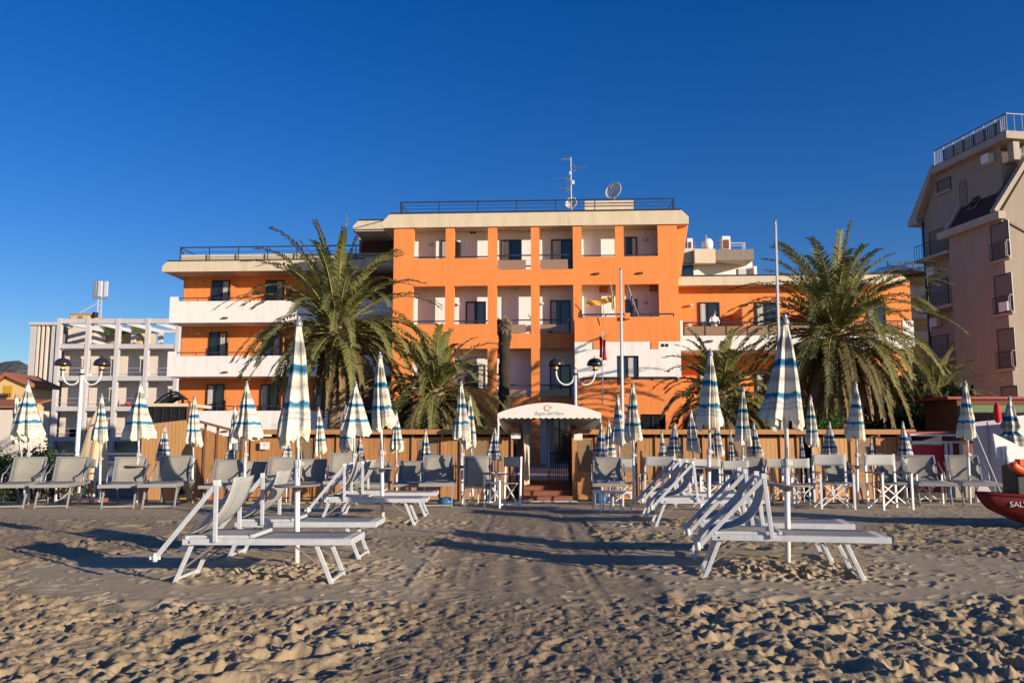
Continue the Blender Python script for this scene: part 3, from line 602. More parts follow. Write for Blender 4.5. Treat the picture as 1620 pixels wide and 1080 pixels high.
flag('flag','furled purple and white flag drooping in front of the upper right opening','purple_cloth',(hp(995,462,-1.5),hp(1001,470,-1.5)),lambda t:.35+.1*t,(hp(1010,500,-1.2),hp(993,450,-1.6)),n=10)
flag('flag','furled red flag hanging in front of the white hotel wall','red_cloth',(at(948,531,27),at(959,540,27)),lambda t:.75-.1*t,(at(953,640,27),at(953,522,27)),n=10)

# ------------------------------------------------------------------ palms
def frond(crown, rach, base, az, el, ln, droop, lw=.42, twist=0, n=34):
    p = Vector(base); d = Vector((math.cos(az)*math.cos(el), math.sin(az)*math.cos(el), math.sin(el))); pts = [p.copy()]; dirs = [d.copy()]
    N_ = 12; st = ln/N_
    side_bend = random.uniform(-.12,.12)
    for i in range(N_):
        s = (i+1)/N_; d = (d+Vector((0,0,-droop*(.03+.16*s)))+d.cross(Vector((0,0,1)))*side_bend*.12).normalized(); p = p+d*st; pts.append(p.copy()); dirs.append(d.copy())
    rach.tube(pts, [.03*(1-.85*i/N_) for i in range(N_+1)], 4, False)
    for k in range(n):
        s = .10+.90*k/(n-1); f = s*N_; i = min(N_-1,int(f)); t = f-i; q_ = pts[i].lerp(pts[i+1],t); dd = dirs[i].lerp(dirs[i+1],t).normalized()
        sd = dd.cross(Vector((0,0,1)))
        if sd.length < .05: sd = Vector((math.sin(az),-math.cos(az),0))
        sd.normalize(); upv = sd.cross(dd).normalized()
        prof = math.sin(math.pi*min(1,.12+.88*s)**.8)**.6 if s < .98 else .35
        L_ = lw*max(.5,prof)*random.uniform(.85,1.12)
        for sg in (-1,1):
            for rep in (0,):
                v = (sd*sg*(.75+random.uniform(-.12,.12))+dd*random.uniform(.55,.95)+upv*random.uniform(.05,.35)+Vector((0,0,-.30*random.random()))).normalized()
                e1 = q_+v*L_*.55; e2 = q_+v*L_+Vector((0,0,-.16*L_*random.random())); wv_ = dd.cross(v).cross(v).normalized()*.027
                crown.add([q_-wv_*.6, q_+wv_*.6, e1+wv_, e1-wv_, e2],[(0,1,2,3),(3,2,4)])
def palm(loc, trunk_h, r0, L_, label, nf=70, low=30, dry=14, seed=1, lean=(0,0), tl=.42, up=True, n=34, group=None, lowL=1.0):
    random.seed(seed); root = empty('palm_tree', loc, 0, label, 'palm tree', group)
    pts = []; rs = []; K = int(trunk_h/.11)+2
    for i in range(K+1):
        t = i/K; pts.append((lean[0]*t*t, lean[1]*t*t, trunk_h*t-.3*(1-t))); rs.append(r0*(1.12-.22*t+(.25*t**6))*(1+(.09 if i % 2 else -.05)+random.uniform(-.04,.04)))
    MB().tube(pts, rs, 14).build('trunk','bark',root)
    top = Vector(pts[-1])
    MB().lathe([(.05,-.55),(r0*1.1,-.4),(r0*1.75,-.1),(r0*1.5,.2),(r0*.7,.5),(.03,.7)],12,top).build('crown_shaft','bark',root)
    c, rc = MB(), MB(); c2, rc2 = MB(), MB()
    for k in range(nf):
        t = k/nf; el = R(82-82*t**.85+random.uniform(-8,8)); az = k*2.39996+random.uniform(-.25,.25)
        frond(c, rc, top+Vector((math.cos(az)*.12,math.sin(az)*.12,.35-.4*t)), az, el, L_*random.uniform(.80,1.05)*(.86+.14*min(1,t*2.5)), .95+.30*t, tl*random.uniform(.85,1.1), n=n)
    c.build('crown','frond',root); o = rc.build('frond_stems','rachis',root)
    for k in range(low):
        t = k/max(1,low); el = R(4-38*t+random.uniform(-8,8)); az = k*2.39996+1.1
        frond(c2, rc2, top+Vector((math.cos(az)*.2,math.sin(az)*.2,-.1-.2*t)), az, el, L_*lowL*random.uniform(.78,1.0), 1.15+.3*t, tl*.9, n=n)
    if low: c2.build('drooping_fronds','frond_low',root); rc2.build('drooping_stems','rachis',root)
    if dry:
        c3, r3 = MB(), MB()
        for k in range(dry):
            az = k*2.39996+.5; frond(c3, r3, top+Vector((math.cos(az)*.25,math.sin(az)*.25,-.2)), az, R(random.uniform(-70,-45)), L_*random.uniform(.5,.8), 1.5, tl*.6, n=n-6)
        c3.build('dry_fronds','frond_dry',root); r3.build('dry_stems','bark',root)
    return root
def place(px, py, Y): p = at(px,py,Y); return (p[0], Y, .05)
def zat(px,py,Y): return at(px,py,Y)[2]
palm(place(528,640,31), zat(528,528,31)-.05, .21, 4.75, 'tall palm with pale fronds in front of the left wing balconies', 84, 20, 9, 3, (.05,0), .42, n=64, lowL=.72)
palm(place(1333,650,30), zat(1325,533,30)-.05, .22, 4.6, 'broad palm with dark drooping fronds in front of the right wing', 96, 46, 26, 8, (-.1,0), .42, n=64, lowL=.88)
palm(place(688,640,30), zat(690,628,30)-.05, .24, 3.1, 'low bushy palm between the tall pale palm and the bare palm stump', 60, 44, 4, 12, (0,0), .38, n=48)
palm(place(1140,640,29), zat(1142,628,29)-.05, .24, 2.6, 'low palm behind the wooden cabins left of the broad dark palm', 56, 30, 4, 15, (0,0), .36, n=44)
palm(place(1480,640,34), zat(1482,640,34)-.05, .24, 2.9, 'dark low palm in front of the tall beige apartment block', 46, 30, 4, 19, (0,0), .36, n=44)
random.seed(21)
st = empty('palm_stump', place(798,640,30), 0, 'bare dark palm trunk with its crown cut off in front of the hotel', 'palm trunk'); hh = zat(798,507,30)-.05
K = 44; MB().tube([(.02*math.sin(i),.0,hh*i/K) for i in range(K+1)], [.21*(1+(.06 if i%2 else -.04)+.22*smooth((i/K-.8)/.15)) for i in range(K+1)], 14).build('trunk','bark_dark',st)
mb = MB()
for k in range(120):
    a = random.uniform(0,6.28); z = hh-random.uniform(-.03,.6); r = .22 if z < hh-.02 else random.uniform(0,.22)
    mb.bar((r*math.cos(a),r*math.sin(a),z),(1.25*r*math.cos(a),1.25*r*math.sin(a),z+random.uniform(.05,.13)),.06,.03)
mb.build('cut_frond_bases','bark',st)

# shrubs
def shrub(name, label, loc, rx, ry, rz, n, seed, flower=0, cat='shrub'):
    random.seed(seed); root = empty(name, loc, 0, label, cat); mb = MB(); st_ = MB(); fm = MB()
    cl = [(random.uniform(-1,1)*rx, random.uniform(-1,1)*ry, rz*random.uniform(.25,1)) for _ in range(max(6,int(n/110)))]
    for c in cl: st_.tube([(c[0]*.5,c[1]*.5,-.05),(c[0]*.8,c[1]*.8,c[2]*.5),c],[.02,.015,.006],5,False)
    for k in range(n):
        c = random.choice(cl); p = Vector(c)+Vector((random.gauss(0,.16),random.gauss(0,.14),random.gauss(0,.15))); 
        if p.z < 0: p.z = .05
        d = Vector((random.gauss(0,1),random.gauss(0,1),random.gauss(.4,.7))).normalized(); e = d.cross(Vector((random.random(),random.random(),random.random()))).normalized(); l = random.uniform(.06,.13)
        mb.add([p-e*l*.3, p+d*l*.5+e*0, p+e*l*.3, p+d*l],[(0,1,3),(1,2,3)]) if 0 else mb.add([p, p+d*l*.5-e*l*.3, p+d*l, p+d*l*.5+e*l*.3],[(0,1,2,3)])
        if flower and random.random() < flower:
            q_ = p+Vector((0,-.05,.05)); fm.add([q_+Vector((-.05,0,0)),q_+Vector((0,0,-.05)),q_+Vector((.05,0,0)),q_+Vector((0,0,.05))],[(0,1,2,3)])
    mb.build('leaves','leaf',root); st_.build('stems','stem',root)
    if fm.v: fm.build('flowers','flower',root)
p = at(1303,700,27); shrub('shrub','dark green bush at the foot of the broad palm behind the cabins',(p[0],27,.05),.55,.4,1.9,2600,3)
p = at(537,700,26.8); shrub('flowering_shrub','small bush with pink flowers at the foot of the tall pale palm',(p[0],26.8,.05),.35,.3,1.2,700,4,.10)
def hedge(px, Yd, pyt, wd, seed, label, name='garden_hedge'):
    x,_,zt_ = at(px,pyt,Yd); h = zt_-.05; random.seed(seed); root = empty(name,(x,Yd,.05),0,label,'hedge'); mb = MB(); st_ = MB()
    for k in range(9): xx = random.uniform(-wd,wd)*.8; st_.tube([(xx,0,0),(xx+random.uniform(-.2,.2),0,h*.5),(xx+random.uniform(-.4,.4),0,h*.85)],[.05,.03,.01],5,False)
    for k in range(int(2300*wd)):
        u = random.uniform(-1,1); top = h*(.80+.14*math.sin(u*5+seed)+.08*math.sin(u*11+seed)); p = Vector((u*wd+random.gauss(0,.08), random.uniform(-.5,.5), random.uniform(.1,1)**.8*top))
        d = Vector((random.gauss(0,1),random.gauss(-.4,.8),random.gauss(.4,.7))).normalized(); e = d.cross(Vector((random.random(),random.random(),random.random()))).normalized(); l = random.uniform(.14,.30)
        mb.add([p, p+d*l*.5-e*l*.26, p+d*l, p+d*l*.5+e*l*.26],[(0,1,2,3)])
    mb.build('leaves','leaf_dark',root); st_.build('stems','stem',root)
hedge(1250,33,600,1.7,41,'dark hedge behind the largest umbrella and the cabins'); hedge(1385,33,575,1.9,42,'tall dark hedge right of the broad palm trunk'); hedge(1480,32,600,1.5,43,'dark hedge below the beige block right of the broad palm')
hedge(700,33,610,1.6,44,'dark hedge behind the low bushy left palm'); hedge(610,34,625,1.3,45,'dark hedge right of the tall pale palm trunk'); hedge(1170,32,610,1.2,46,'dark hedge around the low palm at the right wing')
for px, s, lb in ((10,5,'leafy green hedge bush at the left edge behind the loungers'),(62,6,'leafy hedge bush behind the broad striped umbrella at far left'),(112,7,'leafy hedge bush below the left lamp post')):
    p = at(px,740,23.6); shrub('hedge_bush',lb,(p[0],23.6,gz(23.6)),.48,.3,1.35 if px<100 else 1.05,2400,s,cat='hedge')

# ------------------------------------------------------------------ wooden cabins and fence
WYd = 24.0; gz0 = gz(24)
zW = lambda py: zat(810,py,WYd)-gz0; xW = lambda px: at(px,735,WYd)[0]
def cabin_row(root, x0, x1, layout, zt, zwall, dk='wood'):
    # layout: list of (width px, kind)
    x = x0
    B(x0-.05,x1+.05,-.28,2.2,zt-.02,zt+.05).build('roof_board','wood_dark',root); B(x0-.05,x1+.05,-.31,-.27,zt-.06,zt+.08).build('roof_trim','wood',root)
    B(x0,x1,1.9,2.0,0,zt-.03).build('rear_wall','wood_dark',root)
    for wpx, kind in layout:
        w_ = wpx*WYd/F; a, b = x, min(x+w_, x1); x += w_
        if b-a < .1: break
        B(a-.035,a+.035,-.05,.05,0,zt-.025).build('post','wood' if kind!='pale' else 'wood_pale',root)
        a += .037; b -= .037
        if kind in ('planks','pale'):
            n = max(2,int((b-a)/.12)); mb = MB()
            for k in range(n):
                u0 = a+(b-a)*k/n; u1 = a+(b-a)*(k+1)/n-.006; dy = random.uniform(0,.008); mb.box(u0,u1,dy,.025+dy,.04,zwall+random.uniform(-.004,.004))
            mb.build('plank_wall','wood' if kind=='planks' else 'wood_pale',root)
        elif kind in ('door','louver'):
            d = B(a,b,.03,.06,.04,zwall).build('door','wood',root)
            MB().box(a,a+.09,.0,.03,.04,zwall).box(b-.09,b,.0,.03,.04,zwall).box(a+.09,b-.09,.0,.03,zwall-.09,zwall).box(a+.09,b-.09,.0,.03,.72,.84).box(a+.09,b-.09,0,.03,.04,.18).build('door_frame','wood',d)
            mb = MB(); n = 14
            for k in range(n): z = .85+(zwall-.95)*k/n; mb.add([(a+.1,.004,z),(b-.1,.004,z),(b-.1,.028,z+(zwall-.95)/n),(a+.1,.028,z+(zwall-.95)/n)],[(0,1,2,3)])
            mb.build('louvres','louver',d); MB().tube([(b-.05,-.03,.95),(b-.05,-.03,1.07)],.012,6).build('handle','black',d)
        elif kind == 'open':
            d = B(a,a+.04,.05,.75,.04,zwall).build('open_door','wood_dark',root); B(a,b,.0,.05,zwall-.02,zwall+.05).build('lintel','wood_pale',root)
        elif kind == 'gap': pass
    B(x1-.07,x1,-.05,.05,0,zt-.025).build('post','wood',root)
random.seed(31)
ztop_ = zW(683.5); zwl_ = zW(691)
cl = empty('beach_cabins',(0,24,gz0),0,'long row of wooden changing cabins left of the entrance canopy','beach cabins')
cabin_row(cl, xW(398), xW(812), [(62,'planks'),(38,'louver'),(34,'planks'),(40,'louver'),(34,'planks'),(44,'planks'),(46,'louver'),(30,'planks'),(48,'door'),(30,'planks'),(40,'door')], ztop_, zwl_)
cr_ = empty('beach_cabins',(0,24,gz0),0,'long row of wooden changing cabins right of the entrance canopy','beach cabins')
cabin_row(cr_, xW(907), xW(1441), [(36,'door'),(26,'planks'),(40,'louver'),(28,'planks'),(44,'louver'),(30,'planks'),(40,'planks'),(36,'louver'),(46,'pale'),(26,'pale'),(24,'open'),(18,'pale'),(42,'pale'),(40,'door'),(34,'planks'),(26,'open'),(24,'planks')], ztop_, zwl_)
sl = empty('wooden_fence',(0,24,gz0),0,'sloping topped wooden panels beside the brown surfboard','fence')
xa,xb = xW(300),xW(399); n = 16; mb = MB()
for k in range(n):
    u0 = xa+(xb-xa)*k/n; u1 = xa+(xb-xa)*(k+1)/n-.006; t = k/n; mb.box(u0,u1,0,.03,.03,zW(668)+(zW(690)-zW(668))*min(1,t*1.55)-.08)
mb.build('plank_wall','wood',sl)
mb = MB().bar((xa,-.05,zW(663)),(xa+(xb-xa)*.62,-.05,zW(679)),.10,.07).bar((xa+(xb-xa)*.62,-.05,zW(679)),(xb,-.05,zW(682)),.10,.07)
for k in range(5): x = xa+.05+(xb-xa)*.2*k; mb.bar((x,0,0),(x,0,zW(664+min(16,k*5))),.06)
mb.build('top_rail','wood_dark',sl)
hf = empty('wooden_fence',(0,24,gz0),0,'tall pale wooden plank wall beneath the dark glazed veranda','fence'); xa,xb = xW(222),xW(299); n = 13; mb = MB()
for k in range(n):
    u0 = xa+(xb-xa)*k/n; u1 = xa+(xb-xa)*(k+1)/n-.008; mb.box(u0,u1,random.uniform(0,.01),.04,.03,zW(671-8*k/n))
mb.build('plank_wall','wood_pale',hf); B(xa,xb,.045,.1,1.2,1.35).build('cross_rail','wood_dark',hf)
# glazed veranda above
vr = empty('glazed_veranda',(0,26.5,.05),0,'dark glazed veranda box with a grey top above the tall plank wall','veranda')
Q = Fr(0,26.5,0,.05); a,b = Q.x(232,655,0),Q.x(296,655,0); z0_,z1_ = Q.z(265,680,0),Q.z(265,643,0)
B(a,b,0,.05,0,z1_).build('dark_panes','black',vr); B(a-.1,b+.05,-.1,2,z1_,Q.z(265,638,0)).build('roof_edge','cream',vr)
mb = MB()
for k in range(6): x = a+(b-a)*k/5; mb.box(x-.02,x+.02,-.03,0,0,z1_)
mb.build('frame','dark_frame',vr); B(b,b+.06,-.05,.1,0,Q.z(265,634,0)).build('post','brown_wall',vr)
# a dark parasol-like awning arc above
ab = empty('folding_awning',(0,27.5,.05),0,'dark curved awning frame beside the left wing of the hotel','awning'); Q = Fr(0,27.5,0,.05)
for j in range(4):
    pts = []
    for k in range(9): t = k/8; pts.append((Q.x(244,640,0)+(Q.x(283,640,0)-Q.x(244,640,0))*t, j*.25, Q.z(260,638,0)+(Q.z(260,620,0)-Q.z(260,638,0))*math.sin(t*math.pi*.62)-j*.06))
    MB().tube(pts,.04,6).build('rib','black',ab)
pts = [[(p_[0],y_,p_[2]+.03) for p_ in pts] for y_ in (0,.4,.75)]; MB().sheet(pts).build('cover','black',ab,solid=.01)
MB().bar((Q.x(283,640,0),.3,0),(Q.x(283,640,0),.3,Q.z(283,625,0)),.07).build('post','black',ab)

# crimson stand at the right of the cabins, pale panels and green roof
rs_ = empty('crimson_stand',(0,23.6,gz(23.6)),0,'crimson counter with a white tube frame right of the wooden cabins','stand'); Q = Fr(0,23.6,0,gz(23.6))
a,b = Q.x(1441,720,0),Q.x(1535,720,0); zt1,zt2,zb_ = Q.z(1480,688,0),Q.z(1480,699,0),Q.z(1480,745,0)
B(a+.05,b-.75,.05,.1,zb_-.6,zt2-.08).build('front_panel','crimson',rs_); mb = MB().bar((a,0,zt1),(b,0,zt1),.06).bar((a,0,zt2),(b,0,zt2),.06).bar((a,0,0),(a,0,zt1),.06)
for p_ in (1497,1505,1521): x = Q.x(p_,720,0); mb.bar((x,0,0),(x,0,zt2),.07)
mb.build('frame','white_paint',rs_); B(a-.05,b+.1,.02,1.6,zt1+.03,zt1+.1).build('roof_edge','red_roof',rs_); B(a,b,1.5,1.55,0,zt1+.02).build('rear_wall','black',rs_)
B(b-.74,b-.70,.05,1.5,zb_-.6,zt2-.08).build('side_panel','crimson',rs_)
pw = empty('panel_fence',(0,22.6,gz(22.6)),0,'grey lilac corrugated panel fence behind the boat','fence'); Q = Fr(0,22.6,0,gz(22.6))
for k in range(6):
    a_ = Q.x(1540+26*k,700,0); b_ = Q.x(1565.5+26*k,700,0); za_ = Q.z(1550,668-2.6*k,0); mb = MB(); nn = 10
    mb.prism([(a_,0,0),(b_,0,0),(b_,0,za_+.05),(a_,0,za_)],(0,.03,0))
    mb.build('panel','corrugated',pw); MB().box(b_-.02,b_+.012,-.02,0,0,za_+.02).build('joint_strip','grey_metal',pw)
gs = empty('green_roofed_kiosk',(0,27,.05),0,'low kiosk with a red ridge, green band and rusty corrugated roof behind the pale panels','kiosk'); Q = Fr(0,27,0,.05)
a,b = Q.x(1535,640,0),Q.x(1720,640,0)
B(a,b,.8,3,0,Q.z(1600,632,.8)).build('wall','brown_wall',gs); B(Q.x(1500,640,.7),b,.7,3.2,Q.z(1600,631,.7),Q.z(1600,627,.7)).build('roof_ridge','red_roof',gs)
B(a,b,.6,.8,Q.z(1600,655,.6),Q.z(1600,641,.6)).build('green_band','green_paint',gs)
mb = MB(); nn = 90
g1 = []; g2 = []
for k in range(nn+1): x = a+(b-a)*k/nn; w_ = .03*math.sin(k*2.1); g1.append((x,-.9,Q.z(1600,669,-.9)+w_)); g2.append((x,.59,Q.z(1600,653,.6)+w_))
mb.sheet([g1,g2],False).build('corrugated_roof','fibre_roof',gs,solid=.02)
tt = empty('white_tent',(0,21.8,gz(21.8)),0,'white tent flap with a slanting edge at the right frame edge','tent'); Q = Fr(0,21.8,0,gz(21.8))
zt_ = Q.z(1610,658,0); MB().prism([(Q.x(1604,660,0),0,zt_),(Q.x(1680,660,0),0,zt_+.1),(Q.x(1680,700,0),0,0),(Q.x(1616,700,0),0,Q.z(1610,705,0))],(0,.04,0)).build('canvas','awning',tt)
MB().bar((Q.x(1680,700,0),.05,0),(Q.x(1680,700,0),.05,zt_+.2),.05).build('pole','white_metal',tt)

# ------------------------------------------------------------------ entrance
gt = empty('entrance_canopy',(0,22.4,gz(22.4)),0,'white arched fabric canopy with a scalloped front edge over the beach entrance','canopy'); Q = Fr(0,22.4,0,gz(22.4))
X0,X1_ = Q.x(787,655,0),Q.x(951,655,0); zs = Q.z(869,654,0); zc = Q.z(869,637,0); zv = Q.z(869,657,0); BYd = 3.0; bx0_,bx1_ = X0+.55,X1_-.45
n = 60; front = []; low = []; vs = []
for i in range(n+1):
    t = i/n; x = X0+(X1_-X0)*t; front.append((x,0,zs+(zc-zs)*math.sin(math.pi*t)**.85)); low.append((x,0,zv-.045-.045*abs(math.sin(t*math.pi*17))))
MB().sheet([front,[((a[0]),0,(a[2]+b[2])/2) for a,b in zip(front,low)],low],False).build('front_valance','awning',gt,solid=.008)
back = []
for i in range(n+1): t = i/n; back.append((bx0_+(bx1_-bx0_)*t,BYd,zs-.35+(zc-zs)*math.sin(math.pi*t)**.85))
MB().sheet([front,[tuple((Vector(a)+Vector(b))/2) for a,b in zip(front,back)],back]).build('roof_cloth','awning',gt,solid=.01)
for sx,bx in ((X0,bx0_),(X1_,bx1_)):
    g = [[],[]]
    for i in range(13):
        t = i/12; x = sx+(bx-sx)*t; y = BYd*t; zt_ = zs-.35*t; g[0].append((x,y,zt_)); g[1].append((x,y,zt_-.22-.30*t-.03*abs(math.sin(i*1.57))))
    MB().sheet(g).build('side_valance','awning',gt,solid=.008)
for x,y,zz in ((X0+.02,.03,zs),(X1_-.02,.03,zs),(bx0_,BYd,zs-.3),(bx1_,BYd,zs-.3)):
    MB().tube([(x,y,0),(x,y,zz)],.028,8).build('post','white_paint' if y<1 else 'grey_metal',gt)
mb = MB().bar((X0,.04,zs-.06),(X1_,.04,zs-.06),.03).bar((X0,.04,zs-.06),(bx0_,BYd,zs-.4),.03).bar((X1_,.04,zs-.06),(bx1_,BYd,zs-.4),.03)
mb.build('frame','grey_metal',gt)
text_mesh('lettering','Bagni del Mare',.135,'print_grey',gt,((X0+X1_)/2,-.012,zv+.015),(R(90),0,0),.002,.35)
mb = MB(); n=20; cx,cz = (X0+X1_)/2-.05,zc-.14
for i in range(n):
    a0,a1 = R(60)+R(260)*i/n, R(60)+R(260)*(i+1)/n; r0,r1 = .075,.10
    mb.add([(cx+r0*math.cos(a0),-.012,cz+r0*.8*math.sin(a0)),(cx+r1*math.cos(a0),-.012,cz+r1*.8*math.sin(a0)),(cx+r1*math.cos(a1),-.012,cz+r1*.8*math.sin(a1)),(cx+r0*math.cos(a1),-.012,cz+r0*.8*math.sin(a1))],[(0,1,2,3)])
mb.build('emblem','print_red',gt); MB().box(cx+.06,cx+.13,-.014,-.011,cz-.01,cz+.045).build('emblem','print_grey',gt)
# steps, gate, side leaves
sp = empty('entrance_steps',(0,23.7,gz(23.7)),0,'brick steps rising from the sand to the hotel entrance','steps'); Q = Fr(0,23.7,0,gz(23.7)); a,b = Q.x(829,780,0),Q.x(906,780,0)
for k in range(4): B(a,b,.42*k,2.0 if k==3 else .42*k+.42,0,.125*(k+1)).build('step','brick',sp); B(a-.0,b,.42*k-.02,.42*k+.42,.125*(k+1),.125*(k+1)+.02).build('tread','wood_dark' if 0 else 'brick',sp)
mt_ = B(a-.3,b+.1,-.35,-.1,0,.03).build('boot_sill','white_paint',sp)
gd = empty('entrance_gate',(0,25.1,.05),0,'dark metal bar gate leaf standing at the top of the brick steps','gate'); Q = Fr(0,25.1,0,.05); a,b = Q.x(868,740,0),Q.x(903,740,0); zt_ = Q.z(885,716,0); mb = MB()
for k in range(11): x = a+(b-a)*k/10; mb.bar((x,0,.05),(x,0,zt_+.0),.02)
mb.build('bars','black',gd); MB().bar((a,0,.06),(b,0,.06),.04).bar((a,0,zt_),(b,0,zt_),.04).build('rails','black',gd)
MB().tube([(a,0,0),(a,0,zt_+.9)],.03,8).build('post','light_grey',gd)
dl = empty('open_shutter_door',(0,23.9,gz(23.9)),0,'narrow open pale door leaf at the left side of the brick steps','door'); Q = Fr(0,23.9,0,gz(23.9)); a,b = Q.x(828.5,740,0),Q.x(838.5,740,0); zt_ = Q.z(833,686,0)
MB().prism([(a,.0,.45),(b,.6,.45),(b,.6,zt_),(a,.0,zt_)],(0,.03,0)).build('leaf','beige_cloth',dl); mb = MB()
for k in range(3): t=(k+.5)/3; x = a+(b-a)*t; mb.bar((x,.6*t-.01,.5),(x,.6*t-.01,zt_-.05),.012)
mb.build('battens','white_paint',dl); MB().bar((a-.03,-.05,0),(a-.03,-.05,.75),.07).build('post','wood_pale',dl)
gp = empty('gate_posts',(0,24.3,gz(24.3)),0,'dark gate post pair framing the entrance below the canopy','gate posts'); Q = Fr(0,24.3,0,gz(24.3))
for p_ in (824,908): x = Q.x(p_,740,0); MB().box(x-.06,x+.06,0,.12,0,Q.z(p_,672,0)).build('post','wood_dark',gp)
def sign(px0,px1,py0,py1,Y,label,mark=True,red=False):
    a_ = at(px0,py0,Y); b_ = at(px1,py1,Y); z0_ = gz(Y); cx,cz = (a_[0]+b_[0])/2,(a_[2]+b_[2])/2; root = empty('sign',(cx,Y,b_[2]),0,label,'sign'); w_=(b_[0]-a_[0])/2; h_ = a_[2]-b_[2]
    B(-w_,w_,0,.015,0,h_).build('board','white_paint',root)
    if mark:
        if red:
            mb = MB(); n=16
            for i in range(n):
                a0,a1 = 2*math.pi*i/n,2*math.pi*(i+1)/n; q0,q1=.055,.07; mb.add([(q0*math.cos(a0),-.004,h_/2+q0*math.sin(a0)),(q1*math.cos(a0),-.004,h_/2+q1*math.sin(a0)),(q1*math.cos(a1),-.004,h_/2+q1*math.sin(a1)),(q0*math.cos(a1),-.004,h_/2+q0*math.sin(a1))],[(0,1,2,3)])
            mb.build('mark','print_red',root); B(-.03,.03,-.006,-.003,h_/2-.02,h_/2+.02).build('mark','black',root)
        else: B(-.03,.03,-.005,-.002,h_/2+.02,h_/2+.06).build('mark','print_grey',root)
    return root
sign(411.5,426,699,710.5,23.88,'white sign with a small dark mark on the left plank wall')
sign(808.5,823.5,684.5,693.5,23.6,'shaded white sign left of the entrance under the canopy corner',False); sign(908,921.5,685.5,696,23.6,'blank white sign on the cabin right of the entrance',False)
sign(1386,1397,716.5,727,23.9,'white sign with a red ring on the right cabin wall',True,True)

# ------------------------------------------------------------------ umbrellas
def canopy_mesh(seed, R1, folds=8, flare=1.5, m='stripes', lean=0, tie=False):
    rd = random.Random(seed); n = 96; rings = 30; g = []; Lc = 1.4
    ph = [rd.uniform(-.25,.25) for _ in range(folds)]; am = [rd.uniform(.7,1.3) for _ in range(folds)]; hem = [rd.uniform(-.07,.07) for _ in range(folds)]; tw = rd.uniform(-.5,.5)
    side = rd.uniform(0,6.28)
    for i in range(rings+1):
        t = i/rings; row = []
        Rr = .028+(R1-.028)*(t**(1/flare) if flare < 1 else t**flare*.55+t*.45)
        if tie: Rr *= 1-.45*math.exp(-((t-.72)/.07)**2)
        for j in range(n+1):
            a = 2*math.pi*(j % n)/n; wa_ = a+.20*math.sin(a*2+seed)+.13*math.sin(a*3+2*seed); k = int(((wa_%6.28318)/(2*math.pi))*folds) % folds; fa = wa_*folds+tw*t*3
            sharp = 1-abs(math.sin(fa/2+ph[0]))**.8; r = Rr*(1+(.85*sharp-.36*(1-sharp))*min(1,t*4)*am[k]*.9+.05*math.sin(3*a+seed)*t)
            r *= 1+.10*math.cos(a-side)*t
            z = -Lc*t; 
            if t > .8: z += (t-.8)/.2*(hem[k]*.8+.045*math.sin(fa*.5+1)+.02*math.sin(11*a+seed))
            row.append((r*math.cos(a)+.022*math.sin(3.2*t+seed)*t, r*math.sin(a)+.02*math.cos(2.7*t+seed)*t, z+.02))
        g.append(row)
    # frilled valance below the last seam
    for q_ in range(1,4):
        row = []; last = g[rings]
        for j in range(n+1):
            x,y,z = last[j]; a = 2*math.pi*(j % n)/n; s_ = 1+.03*q_*math.sin(17*a+seed)-.02*q_; row.append((x*s_,y*s_,z-.022*q_-.015*abs(math.sin(12*a+seed))*(q_==3)))
        g.append(row)
    mb = MB().sheet(g); me = bpy.data.meshes.new('canopy'); me.from_pydata(mb.v,[],mb.f); me.materials.append(M[m]); me.polygons.foreach_set('use_smooth',[True]*len(mb.f)); me.update(); return me
canopies = {'big':[canopy_mesh(15,.150,8,1.2)], 'slim':[canopy_mesh(s,.118,8,1.2) for s in (1,2)], 'wide':[canopy_mesh(s,.245,7,1.35) for s in (3,4,5)], 'mid':[canopy_mesh(s,.138,8,1.2) for s in (6,7,8)],
            'plaid':[canopy_mesh(s,.19,7,1.1,'plaid') for s in (9,10,11)], 'thin':[canopy_mesh(s,.09,7,1.0,'plaid') for s in (12,)], 'tied':[canopy_mesh(14,.22,8,1.1,'plaid',tie=True)]}
def make_umbrella(tray):
    u = empty('beach_umbrella')
    MB().tube([(0,0,-.25),(0,0,1.15)],.032,10).tube([(0,0,1.10),(0,0,2.6)],.024,10).build('pole','white_paint',u)
    c = bpy.data.objects.new('canopy', canopies['mid'][0]); col.objects.link(c); c.parent = u; c.location = (0,0,2.74)
    MB().lathe([(.001,.075),(.018,.07),(.022,.05),(.012,.035),(.035,.02),(.048,-.02),(.05,-.05),(.03,-.055)],12,(0,0,2.76)).build('finial','grey_metal',u)
    cl_ = MB().lathe([(.03,-.05),(.044,-.04),(.044,.04),(.03,.05)],10,(0,0,1.12)).box(.03,.075,-.012,.012,1.10,1.14).build('collar','light_grey',u)
    MB().tube([(.05,-.06,1.32),(.07,-.07,1.1),(.055,-.05,.98),(.09,-.06,.93)],.005,4).build('tie_cord','beige_cloth',u)
    if tray:
        MB().lathe([(.03,.86),(.25,.862),(.262,.872),(.262,.885),(.25,.878),(.03,.876)],24).build('tray','tray',u)
        MB().lathe([(.034,.80),(.05,.82),(.06,.858)],10).build('tray_bracket','grey_metal',u)
    return u
protoT, protoN = make_umbrella(True), make_umbrella(False); used = set()
GU = 'closed striped beach umbrellas'
